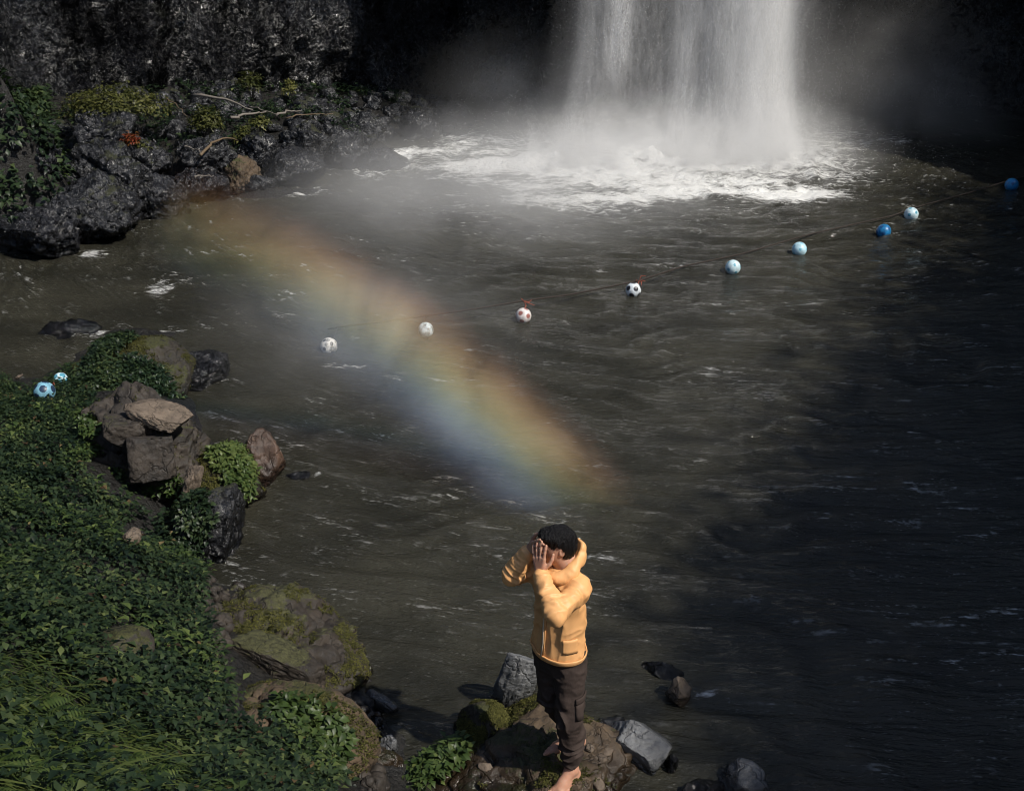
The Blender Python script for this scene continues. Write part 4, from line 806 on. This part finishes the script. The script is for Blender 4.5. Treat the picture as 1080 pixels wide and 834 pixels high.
def ball(label, px, py, z, rad, mats, patch_deg, spin, cord=None, group='balls tied along the float line', attach=None):
    V = IV * rad
    me = mesh_np('ball', V, IFc); o = link('ball', me, BM[mats])
    me.polygons.foreach_set('material_index', (ISP < patch_deg).astype(np.int32))
    o.location = at(px, py, z); o.rotation_euler = spin; tag(o, label, 'ball', group)
    if cord:
        Mw = Matrix.Translation(o.location) @ Matrix.Rotation(0, 4, 'X')
        ch = []; rr = np.random.default_rng(int(px))
        tip = np.array(attach) - np.array(o.location) if attach is not None else np.array([.02, .1, rad + .1])
        b0 = unit(tip[None])[0] * rad * .96
        ch.append((np.array([b0, (b0 + tip) / 2 + rr.normal(0, .02, 3), tip]), [.010, .008, .007]))
        for i in range((2 if group.startswith('balls washed') else 5) if cord == 'cord_red' else 2):
            e = tip + (.45 if group.startswith('balls washed') else 1) * rr.normal(0, 1, 3) * np.array([.055, .045, .045]) + (np.array([.05, 0, .02]) if cord == 'cord_red' else 0)
            ch.append((np.array([tip, (tip + e) / 2 + rr.normal(0, .02, 3), e]), [.005, .008, .004]))
        c = link('cord', tube_mesh('cord', ch, 5), M[cord], o); c.rotation_euler = (Matrix.Rotation(0, 3, 'X')).to_euler()
        c.matrix_parent_inverse = (Matrix.Translation(o.location) @ o.rotation_euler.to_matrix().to_4x4()).inverted(); c.location = o.location
    return o
rope_px = [(346, 347, .06), (356, 345, .12), (420, 337, .14), (448, 333, .16), (500, 326, .15), (553, 317, .18), (600, 311, .08), (674, 296, .14), (720, 281, .04), (782, 268, .05), (850, 248, .06), (903, 236, .06), (940, 228, .05), (968, 218, .06), (1020, 204, .05), (1072, 188, .08), (1160, 168, .05), (1260, 150, .3)]
rp = np.array([at(x, y, z) for x, y, z in rope_px])
tt = np.linspace(0, len(rp) - 1, 260); k0 = np.arange(len(rp))
curve = np.stack([np.interp(tt, k0, rp[:, i]) for i in range(3)], -1)
for _ in range(6): curve[1:-1] = .25 * curve[:-2] + .5 * curve[1:-1] + .25 * curve[2:]
curve[:, 2] = np.maximum(curve[:, 2], water_z(curve[:, 0], curve[:, 1]) + .012)
rope = link('rope', tube_mesh('rope', [(curve, .0115)], 6), M['cord_dark']); tag(rope, 'thin dark rope strung across the pool between the balls', 'rope')
def near(px, py): d = np.hypot(*(np.array(project(curve)) - np.array([px, py])[:, None])); return curve[d.argmin()]
for lab, px, py, rad, mats, pd, spin, cord, ap in [
    ('greyish white ball with black scuffs at the left end of the rope', 347, 365, .105, 'white', 13, (.3, .5, .2), 'cord_dark', (356, 345)),
    ('plain worn white ball hanging from the rope in the orange of the rainbow', 449, 348, .100, 'worn', 9, (.1, .2, 1), 'cord_dark', (448, 333)),
    ('white ball with faint reddish patches under a red cord', 552, 333, .105, 'rosy', 17, (.75, .3, .6), 'cord_red', (553, 317)),
    ('white football with black patches and a red cord', 668, 306, .108, 'football', 19, (.52, .0, .28), 'cord_red', (674, 296)),
    ('pale blue white ball on the rope right of the football', 773, 282, .112, 'pale', 12, (2.6, .4, .5), None, None),
    ('pale ball with one dark seam, between two bluish balls', 843, 263, .115, 'sky', 11, (1.9, .5, .9), None, None),
    ('bright blue ball low beside the palest far ball', 932, 244, .118, 'blue', 15, (.3, .4, .3), None, None),
    ('white blue ball just above the bright blue one', 961, 226, .120, 'pale', 13, (1.6, .2, .4), None, None),
    ('dim blue ball alone in the shade near the right edge', 1067, 195, .125, 'blue', 13, (.9, .1, .8), 'cord_dark', (1072, 188))]:
    b = ball(lab, px, py, .07, rad, mats, pd, spin, cord, attach=near(*ap) if ap else None)
ball('light blue ball with black patches stranded in the leaves at the left', 47, 413, .52, .105, 'lightblue', 21, (.3, .2, .15), 'cord_red', group='balls washed up on the bank', attach=at(55, 409, .55))
ball('half hidden pale ball behind the stranded light blue one', 64, 400, .36, .075, 'pale', 24, (.9, .5, .2), group='balls washed up on the bank')
# a red scrap caught between the boulders
q = np.array(at(179, 369, .10)); u, v = np.meshgrid(np.linspace(-1, 1, 9), np.linspace(-1, 1, 6), indexing='ij')
X = q[0] + u * .07; Y = q[1] + v * .035; Z = q[2] + .02 * np.sin(u * 4 + v) + .02 * v
M['scrap'] = flat_mat('red_scrap', (.5, .09, .04), .6)
o = link('rag', grid_mesh('rag', X, Y, Z), M['scrap']); tag(o, 'small red scrap of cloth caught behind the mossy boulder', 'rag')
md = o.modifiers.new('thickness', 'SOLIDIFY'); md.thickness = .006
# ---------------------------------------------------------------- person
class SDF:
    def __init__(s, lo, hi, h):
        s.lo = np.array(lo, float); s.h = h; s.n = np.ceil((np.array(hi) - s.lo) / h).astype(int) + 1
        s.ax = [s.lo[i] + h * np.arange(s.n[i]) for i in range(3)]; s.V = np.full(s.n, .08, np.float32)
    def box(s, lo, hi):
        a = np.clip(np.floor((np.array(lo) - s.lo) / s.h).astype(int), 0, s.n); b = np.clip(np.ceil((np.array(hi) - s.lo) / s.h).astype(int) + 1, 0, s.n)
        sl = tuple(slice(i, j) for i, j in zip(a, b))
        g = np.meshgrid(*[s.ax[i][sl[i]] for i in range(3)], indexing='ij', sparse=True); return sl, g
    def comb(s, lo, hi, fn, k=.01, mode='add'):
        pad = k + .02; sl, g = s.box(np.array(lo) - pad, np.array(hi) + pad)
        if 0 in s.V[sl].shape: return
        d = fn(*g); v = s.V[sl]
        if mode == 'add': h = np.maximum(k - np.abs(v - d), 0) / k if k > 0 else 0; s.V[sl] = np.minimum(v, d) - h * h * k * .25
        else: d = -d; h = np.maximum(k - np.abs(v - d), 0) / k if k > 0 else 0; s.V[sl] = np.maximum(v, d) + h * h * k * .25
    def cap(s, a, b, ra, rb, k=.01, mode='add'):
        a, b = np.array(a, float), np.array(b, float); ba = b - a; L2 = max(ba @ ba, 1e-9); r = max(ra, rb)
        def fn(x, y, z):
            t = np.clip(((x - a[0]) * ba[0] + (y - a[1]) * ba[1] + (z - a[2]) * ba[2]) / L2, 0, 1)
            return np.sqrt((x - a[0] - t * ba[0]) ** 2 + (y - a[1] - t * ba[1]) ** 2 + (z - a[2] - t * ba[2]) ** 2) - (ra + (rb - ra) * t)
        s.comb(np.minimum(a, b) - r, np.maximum(a, b) + r, fn, k, mode)
    def ell(s, c, rad, k=.01, mode='add', Rm=None):
        c, rad = np.array(c, float), np.array(rad, float); Rm = np.eye(3) if Rm is None else np.array(Rm); m = rad.max()
        def fn(x, y, z):
            X, Y, Z = x - c[0], y - c[1], z - c[2]; q = [Rm[0, i] * X + Rm[1, i] * Y + Rm[2, i] * Z for i in range(3)]
            k0 = np.sqrt(sum((q[i] / rad[i]) ** 2 for i in range(3))); k1 = np.sqrt(sum((q[i] / rad[i] ** 2) ** 2 for i in range(3)))
            return k0 * (k0 - 1) / np.maximum(k1, 1e-6)
        s.comb(c - m, c + m, fn, k, mode)
    def stack(s, zs, cx, rx, ry, k=.03):
        zs = np.array(zs)
        def fn(x, y, z):
            a, b, c = np.interp(z, zs, rx), np.interp(z, zs, ry), np.interp(z, zs, cx)
            d = (np.sqrt(((x - c) / a) ** 2 + (np.abs(y / b)) ** 2) - 1) * np.minimum(a, b)
            return np.maximum(d, np.maximum(zs[0] - z, z - zs[-1]))
        m = max(max(rx), max(ry)) + .05; s.comb((-m, -m, zs[0]), (m, m, zs[-1]), fn, k)
    def mesh(s, name):
        V = s.V; n = V.shape; ins = V < 0
        c8 = [ins[i:n[0] - 1 + i, j:n[1] - 1 + j, k:n[2] - 1 + k] for i in (0, 1) for j in (0, 1) for k in (0, 1)]
        cnt = sum(c.astype(np.int8) for c in c8); cell = (cnt > 0) & (cnt < 8); idx = np.full(cell.shape, -1, np.int64); ci = np.argwhere(cell); idx[cell] = np.arange(len(ci))
        acc = np.zeros((len(ci), 3)); num = np.zeros(len(ci))
        cor = [(i, j, k) for i in (0, 1) for j in (0, 1) for k in (0, 1)]
        val = {c: V[ci[:, 0] + c[0], ci[:, 1] + c[1], ci[:, 2] + c[2]] for c in cor}
        for a in cor:
            for ax in range(3):
                if a[ax] == 0:
                    b = list(a); b[ax] = 1; b = tuple(b); va, vb = val[a], val[b]; m = (va < 0) != (vb < 0)
                    t = np.where(m, va / np.where(m, va - vb, 1), 0); p = np.repeat(np.array(a, float)[None], len(ci), 0); p[:, ax] += t
                    acc[m] += p[m]; num[m] += 1
        P = s.lo + s.h * (ci + acc / num[:, None]); F = []
        for ax in range(3):
            o = [(1, 2), (2, 0), (0, 1)][ax]; sl0 = [slice(1, -1)] * 3; sl0[ax] = slice(0, -1); sl1 = list(sl0); sl1[ax] = slice(1, None)
            a, b = ins[tuple(sl0)], ins[tuple(sl1)]; e = np.argwhere(a != b); fl = a[a != b]; e[:, o[0]] += 1; e[:, o[1]] += 1
            def cellid(du, dv): q = e.copy(); q[:, o[0]] -= du; q[:, o[1]] -= dv; return idx[q[:, 0], q[:, 1], q[:, 2]]
            q = np.stack([cellid(1, 1), cellid(0, 1), cellid(0, 0), cellid(1, 0)], 1); q[~fl] = q[~fl][:, ::-1]; F.append(q)
        return mesh_np(name, P, np.vstack(F))

YAW = R(223); Zr = lambda a: np.array(Matrix.Rotation(a, 3, 'Z'))
PS = 1.06
heelL, toeL = np.array(on_rock(609, 817)), np.array(on_rock(584, 840)); toeR = np.array(on_rock(577, 792)); heelR = toeR + .235 * unit(np.array([.95, .20, 0])[None])[0]; print('heel', heelL, heelR)
PO = np.array([*(heelL[:2] * .55 + heelR[:2] * .45 + np.array([-.145, .0])), heelL[2]])
RW = Zr(YAW); w2l = lambda p: (np.array(p) - PO) @ RW / PS                    # world -> person
hL = w2l(heelL); dL = unit((w2l(toeL) - hL)[None])[0]; hL[2] += .0
hR = w2l(heelR); tRp = w2l(toeR); hR[2] = tRp[2] + .01; dR = unit((tRp - hR)[None])[0]
HS = .87; HC = np.array([.03, .0, 1.55]); HR = Zr(R(-33)) @ np.array(Matrix.Rotation(R(9), 3, 'Y')); hp = lambda *p: HC + HR @ (HS * np.array(p, float)); rs = lambda *p: tuple(HS * np.array(p)); hv = lambda *v: HR @ unit(np.array(v, float)[None])[0]
wristL, wristR = hp(.145, .074, -.120), hp(.160, -.088, -.045)
SHL, SHR = np.array([.015, .150, 1.345]), np.array([.03, -.165, 1.345]); ELL, ELR = np.array([.245, .205, 1.305]), np.array([.165, -.215, 1.30])
hipL, hipR = np.array([-.01, .075, .86]), np.array([0, -.075, .86])
ankL, ankR = hL + dL * .045 + np.array([0, 0, .085]), hR + dR * .045 + np.array([0, 0, .085])
knL, knR = (hipL + ankL) / 2 + np.array([.035, .015, 0]), (hipR + ankR) / 2 + np.array([.085, -.01, 0])

body = SDF((-.32, -.36, -.12), (.40, .42, 1.70), .0036)
body.stack([.80, .95, 1.1, 1.3, 1.38], [0] * 5, [.085, .08, .085, .09, .05], [.13, .12, .13, .15, .09])
for h_, kn, an in ((hipL, knL, ankL), (hipR, knR, ankR)):
    body.cap(h_, kn, .07, .05, .03); body.cap(kn, an, .05, .034, .02); body.cap(kn * .62 + an * .38 - [.015, 0, 0], kn * .45 + an * .55, .05, .04, .02)
for hh, d, an, sgn in ((hL, dL, ankL, 1), (hR, dR, ankR, -1)):
    up = np.array([0, 0, 1.0]); sd = unit(np.cross(up, d)[None])[0] * sgn               # sd points to the little toe side
    up = unit(np.cross(d, np.cross(up, d))[None])[0]
    body.cap(an, hh + d * .03 + up * .035, .034, .032, .015); body.cap(hh + d * .015 + up * .028, hh + d * .12 + up * .035, .031, .030, .02)
    body.cap(an + d * .03, hh + d * .15 + up * .030, .032, .026, .03); body.cap(hh + d * .05 + up * .022 + sd * .008, hh + d * .165 + up * .018 + sd * .024, .024, .020, .02); body.cap(hh + d * .12 + up * .024, hh + d * .175 + up * .02 - sd * .018, .026, .021, .02)
    for i, (lat, ln, rr) in enumerate(((-.030, .070, .0135), (-.008, .068, .0098), (.010, .060, .0092), (.026, .050, .0088), (.040, .036, .0085))):
        b0 = hh + d * (.172 - .010 * i) + sd * lat + up * .016; body.cap(b0 - d * .01, b0 + d * ln * .55 + up * .002, rr + .002, rr, .006); body.cap(b0 + d * ln * .55 + up * .002, b0 + d * ln - up * .005, rr, rr * .85, .004)
    for q in (.5, -.5): body.ell(an + sd * .03 * q * 1.6 + up * -.004, (.014, .012, .014), .012)
body.cap(hp(-.035, 0, -.16), hp(-.012, 0, -.07), .056, .052, .03); body.cap((0, 0, 1.33), hp(-.035, 0, -.15), .075, .056, .04)
body.ell(hp(0, 0, .02), rs(.098, .077, .098), .02, Rm=HR); body.ell(hp(.028, 0, -.05), rs(.064, .057, .068), .04, Rm=HR)
body.cap(hp(.065, -.012, -.098), hp(.065, .012, -.098), .017, .017, .025)
body.cap(hp(.094, 0, .012), hp(.112, 0, -.024), .009, .013, .012); body.cap(hp(.084, -.035, .024), hp(.084, .035, .024), .011, .011, .02)
for sy in (-1, 1):
    body.ell(hp(.092, sy * .032, .004), rs(.016, .018, .012), .012, 'sub', HR); body.ell(hp(.080, sy * .031, .002), rs(.012, .014, .012), .004, Rm=HR)
    body.ell(hp(-.008, sy * .078, -.012), rs(.020, .010, .033), .008, Rm=HR @ np.array(Matrix.Rotation(R(-14), 3, 'Y'))); body.ell(hp(-.002, sy * .088, -.008), rs(.009, .006, .018), .004, 'sub', HR)
body.cap(hp(.090, -.020, -.062), hp(.090, .020, -.062), .008, .008, .008); body.cap(hp(.088, -.016, -.074), hp(.088, .016, -.074), .009, .009, .008); body.cap(hp(.100, -.018, -.068), hp(.100, .018, -.068), .0025, .0025, .003, 'sub')
for sh, el, wr in ((SHL, ELL, wristL), (SHR, ELR, wristR)):
    body.cap((0, sh[1] * .4, 1.33), sh, .06, .05, .03); body.cap(sh, el, .046, .038, .02); body.cap(el, wr, .038, .025, .015)
def hand(W_, d, n, l, curl, spread=.0, g=1.06):
    d = unit(d[None])[0]; n = unit((n - d * (n @ d))[None])[0]; l0 = np.cross(n, d); l = l0 * np.sign(l0 @ l)
    lat = (.031, .0105, -.0105, -.030); ln = (.078, .088, .083, .066); rad = (.0092, .0094, .0090, .0080)
    for i in range(4):
        kn = W_ + d * (.088 - .006 * abs(i - 1)) + l * lat[i]; body.cap(W_ + d * .008 + l * lat[i] * .5, kn, .0145, .0118, .012)
        dd = unit((d + l * spread * (1.5 - i))[None])[0]; p = kn; a = 0
        for j, fr in enumerate((.46, .31, .23)):
            a += curl[j] * (1 + .1 * (i - 1.5)); e = p + (dd * math.cos(a) + n * math.sin(a)) * ln[i] * fr
            body.cap(p, e, rad[i] * (1 - .08 * j), rad[i] * (.93 - .08 * j), .0035); p = e
    t0 = W_ + d * .022 + l * .020 + n * .006; t1 = t0 + (d * .62 + l * .70 + n * .25) * .046; t2 = t1 + (d * .85 + l * .40 + n * .25) * .034; t3 = t2 + (d * .93 + l * .15 + n * .25) * .026
    body.cap(t0, t1, .0145, .0112, .012); body.cap(t1, t2, .0108, .0098, .004); body.cap(t2, t3, .0098, .0082, .004)
hand(wristL, hv(-.12, -.16, 1), hv(-.72, -.70, -.05), hv(-.8, .6, 0), (.05, .12, .14), .12)
hand(wristR, hv(-.22, .85, .50), hv(-.95, -.15, 0), hv(0, -.4, 1), (.10, .20, .22), .10)

def skin_mat():
    s = NT('skin'); p = s.obj(); n = s.noise(p, 30, 4)
    return s.surf(s.bsdf(color=s.mix(n, (.43, .215, .14), (.56, .31, .21)), rough=.5, sub=.08, spec=.4))
def hair_mat():
    s = NT('black_hair'); p = s.obj(); n = s.noise(s.vmath('MULTIPLY', p, (60, 60, 9)), 3, 4, .6)
    return s.surf(s.bsdf(color=s.mix(n, (.002, .002, .003), (.008, .007, .007)), rough=.5, spec=.25, normal=s.bump(n, 1.0, .012)))
def cloth_mat(name, a, b, rough, weave, crease=.5, sheen=.0):
    s = NT(name); p = s.obj(); n = s.noise(p, 9, 5, .6); c = s.noise(s.vmath('MULTIPLY', p, (1.4, 1.4, .7)), 26, 4, .6, .8)
    h = s.math('ADD', s.math('MULTIPLY', c, crease), s.math('MULTIPLY', s.noise(p, weave, 2), .1))
    return s.surf(s.bsdf(color=s.mix(n, a, b), rough=rough, spec=.35, sheen=sheen, normal=s.bump(h, .55, .012)))
M['skin'] = skin_mat(); M['hair'] = hair_mat()
M['jacket'] = cloth_mat('mustard_jacket', (.68, .34, .13), (.84, .465, .20), .48, 300, .03); M['jacket_lining'] = cloth_mat('pale_zip_tape', (.62, .50, .36), (.7, .58, .42), .6, 300)
M['trouser'] = cloth_mat('brown_trousers', (.030, .021, .018), (.055, .038, .031), .85, 400)
person = link('person', body.mesh('person'), M['skin']); PM = Matrix.Translation(PO) @ Matrix.Rotation(YAW, 4, 'Z') @ Matrix.Scale(PS, 4); person.matrix_world = PM
tag(person, 'barefoot person in mustard anorak and dark trousers, both hands covering the face', 'person')

# hair
hr = SDF(HC - .16, HC + .16, .003)
hr.ell(hp(-.012, 0, .032), rs(.097, .083, .088), .02, Rm=HR); hr.ell(hp(-.04, 0, -.02), rs(.074, .082, .085), .03, Rm=HR); hr.ell(hp(.055, 0, .085), rs(.052, .066, .026), .03, Rm=HR)
hr.ell(hp(.095, 0, -.045), rs(.075, .13, .092), .012, 'sub', HR); hr.ell(hp(.012, .09, -.028), rs(.036, .05, .050), .01, 'sub', HR); hr.ell(hp(.012, -.09, -.028), rs(.036, .05, .050), .01, 'sub', HR)
hr.ell(hp(.0, 0, -.15), rs(.14, .14, .065), .01, 'sub', HR)
sl, g = hr.box(HC - .16, HC + .16); X, Y, Z = np.broadcast_arrays(*g)
hr.V -= (.006 * fbm(X * 26, Y * 26, Z * 10, 3) + .005 * (1 - 3 * np.abs(perlin(X * 52 + 9 * Z, Y * 52, Z * 9)))).astype(np.float32)
link('hair', hr.mesh('hair'), M['hair'], person)

# jacket
jk = SDF((-.30, -.40, .80), (.40, .38, 1.52), .0048)
jk.stack([.845, .87, .90, .98, 1.10, 1.25, 1.34, 1.41], [.005, .005, .005, .0, .0, .01, .01, .005], [.122, .130, .126, .118, .114, .118, .105, .068], [.158, .166, .164, .158, .160, .160, .140, .085])
for sh, el, wr, c in ((SHL, ELL, wristL, .90), (SHR, ELR, wristR, .82)):
    jk.cap((0, sh[1] * .3, 1.365), sh, .056, .060, .05); jk.cap(sh, el, .058, .050, .03); jk.cap(el, el + (wr - el) * c, .049, .039, .015); jk.cap(el + (wr - el) * .1, el + (wr - el) * .45, .051, .046, .02)
sl, g = jk.box((-1, -1, 0), (1, 1, 2)); X, Y, Z = np.broadcast_arrays(*g); th = np.arctan2(Y, X); low = ss(1.3, .85, Z)
rid = lambda a: 1 - 2 * np.abs(a)
cre = lambda q, w: np.clip(1 - np.abs(q) * w, 0, 1) ** 1.4
wx_ = .03 * fbm(X * 4, Y * 4, Z * 3, 2)
fold = .013 * low * cre(fbm((X + wx_) * 9, (Y + wx_) * 9, Z * 1.8, 2), 2.2) + .004 * low * rid(np.sin(th * 3.5 + 2 * fbm(X * 4, Y * 4, Z * 2, 2)))
fold = fold + .009 * cre(fbm(X * 6 + 3 * Z, Y * 6 - 5 * Z, Z * 5, 2), 2.6) * ss(.9, 1.05, Z)
for a_, b_ in ((SHL, ELL), (ELL, wristL), (SHR, ELR), (ELR, wristR)):
    ax_ = (b_ - a_) / np.linalg.norm(b_ - a_); ln_ = np.linalg.norm(b_ - a_); P_ = [X - a_[0], Y - a_[1], Z - a_[2]]; tq = P_[0] * ax_[0] + P_[1] * ax_[1] + P_[2] * ax_[2]
    dd_ = np.sqrt(np.maximum(P_[0] ** 2 + P_[1] ** 2 + P_[2] ** 2 - tq ** 2, 0)); wgt = ss(.11, .075, dd_) * ss(-.02, .03, tq) * ss(ln_ + .02, ln_ - .03, tq)
    fold = fold + wgt * .0095 * cre(fbm(tq * 19 + 9 * wx_, X * 4.5 + 7, (Y + Z) * 4.5, 2), 2.4)
fold = fold - .0055
fold = fold + .012 * np.exp(-((Z - (1.14 + .55 * Y)) / .05) ** 2) * (X > .02) * fbm(X * 6, Y * 6, Z * 6, 2) * 2
jk.V -= (fold * ss(.84, .91, Z)).astype(np.float32)
for wr, el, c in ((wristL, ELL, .915), (wristR, ELR, .835)):
    jk.cap(el + (wr - el) * (c - .03), el + (wr - el) * c, .0445, .0435, .004)
jk.cap(hp(-.04, 0, -.15), (0, 0, 1.36), .062, .07, .01, 'sub')
jacket = link('jacket', jk.mesh('jacket'), M['jacket'], person)
# hood, hem band, zip, pocket
hd = SDF((-.22, -.19, 1.28), (.16, .19, 1.60), .0045)
ringp = [np.array([.020 + .084 * math.cos(a), .094 * math.sin(a), 1.425 - .045 * math.cos(a)]) for a in np.linspace(0, 2 * np.pi, 25)]
for a, b in zip(ringp[:-1], ringp[1:]): hd.cap(a, b, .026, .026, .03)
hd.ell((-.070, 0, 1.455), (.055, .105, .080), .04); hd.cap((-.085, -.06, 1.515), (-.085, .06, 1.515), .024, .024, .03); hd.cap((-.125, 0, 1.40), (-.15, 0, 1.385), .05, .03, .04); hd.cap((.08, .05, 1.38), (.02, .105, 1.41), .028, .03, .03)
hd.ell((.0, 0, 1.535), (.094, .092, .10), .02, 'sub'); hd.cap((.03, 0, 1.45), (.045, 0, 1.60), .07, .085, .015, 'sub'); hd.ell((-.040, 0, 1.545), (.05, .085, .05), .02, 'sub')
sl, g = hd.box((-1, -1, 0), (1, 1, 2)); X, Y, Z = np.broadcast_arrays(*g); hd.V -= (.007 * fbm(X * 16, Y * 16, Z * 16, 3)).astype(np.float32)
link('hood', hd.mesh('hood'), M['jacket'], jacket)
def band(name, z0, z1, off, mat, n=80, a0=0, a1=2 * np.pi, th_=.006):
    t = BVHTree.FromPolygons([v.co[:] for v in jacket.data.vertices], [p.vertices[:] for p in jacket.data.polygons])
    A = np.linspace(a0, a1, n); Zs = np.linspace(z0, z1, 6); V = []
    for a in A:
        for z in Zs:
            h = t.ray_cast(Vector((.5 * math.cos(a), .5 * math.sin(a), z)), Vector((-math.cos(a), -math.sin(a), 0)))[0]
            rr = math.hypot(h.x, h.y) if h else .15
            V.append(((rr + off) * math.cos(a), (rr + off) * math.sin(a), z))
    F = [(i * 6 + j, (i + 1) * 6 + j, (i + 1) * 6 + j + 1, i * 6 + j + 1) for i in range(n - 1) for j in range(5)]
    o = link(name, mesh_np(name, V, F), mat, jacket); md = o.modifiers.new('thickness', 'SOLIDIFY'); md.thickness = th_; md.offset = 1
    return o
band('hem', .850, .882, .003, M['jacket'])
zp = band('placket', .87, 1.30, .002, M['jacket'], 6, R(-5.5), R(5.5), .005)
zt = band('zip', .875, 1.29, .008, M['jacket_lining'], 4, R(-1.6), R(1.6), .003)
def patch(name, a0, a1, z0, z1, mat): return band(name, z0, z1, .002, mat, 10, a0, a1, .004)
patch('pocket', R(50), R(82), .93, 1.02, M['jacket'])
# trousers
tr = SDF((-.26, -.26, -.02), (.30, .28, .98), .0048)
tr.stack([.74, .80, .9, .965], [0] * 4, [.10, .105, .10, .09], [.14, .145, .135, .12])
for h_, kn, an, sgn in ((hipL, knL, ankL, 1), (hipR, knR, ankR, -1)):
    e = an + (kn - an) * .12
    tr.cap(h_ - np.array([.0, 0, .02]), kn, .086, .072, .04); tr.cap(kn, e, .074, .050, .03); tr.cap(kn * .6 + e * .4 - np.array([.02, 0, 0]), kn * .3 + e * .7, .070, .055, .03)
sl, g = tr.box((-1, -1, -1), (1, 1, 2)); X, Y, Z = np.broadcast_arrays(*g)
fo = .008 * rid(fbm(X * 7, Y * 7, Z * 9, 3)) + .005 * fbm(X * 14, Y * 14, Z * 22, 2)
for kn in (knL, knR): fo = fo + .005 * np.exp(-((Z - kn[2]) / .1) ** 2) * rid(np.sin(Z * 26 + 5 * fbm(X * 7, Y * 7, Z * 5, 2)))
for an in (ankL, ankR): fo = fo + .005 * np.exp(-((Z - an[2] - .12) / .11) ** 2) * rid(np.sin(Z * 38 + 5 * fbm(X * 7, Y * 7, Z * 6, 2)))
tr.V -= fo.astype(np.float32)
for an, kn in ((ankL, knL), (ankR, knR)):
    u_ = unit((kn - an)[None])[0]; e = an + (kn - an) * .12
    tr.cap(e - u_ * .06, e - u_ * .115, .075, .09, .002, 'sub')
trousers = link('trousers', tr.mesh('trousers'), M['trouser'], person)
tt_ = BVHTree.FromPolygons([v.co[:] for v in trousers.data.vertices], [p.vertices[:] for p in trousers.data.polygons])
def thigh_strip(name, z0, z1, a0, a1, th_):
    V = []; n = 10
    for a in np.linspace(a0, a1, n):
        for z in np.linspace(z0, z1, 4):
            c = hipL + (knL - hipL) * (hipL[2] - z) / (hipL[2] - knL[2]); d = Vector((math.cos(a), math.sin(a), 0)); h = tt_.ray_cast(Vector(c) + d * .3, -d)[0]; h = h if h else Vector(c) + d * .1
            V.append(tuple(h + d * .002))
    o = link(name, mesh_np(name, V, [(i * 4 + j, (i + 1) * 4 + j, (i + 1) * 4 + j + 1, i * 4 + j + 1) for i in range(n - 1) for j in range(3)]), M['trouser'], trousers); md = o.modifiers.new('thickness', 'SOLIDIFY'); md.thickness = th_; md.offset = 1
thigh_strip('pocket', .50, .60, R(70), R(140), .004); thigh_strip('pocket_flap', .595, .63, R(68), R(142), .008)
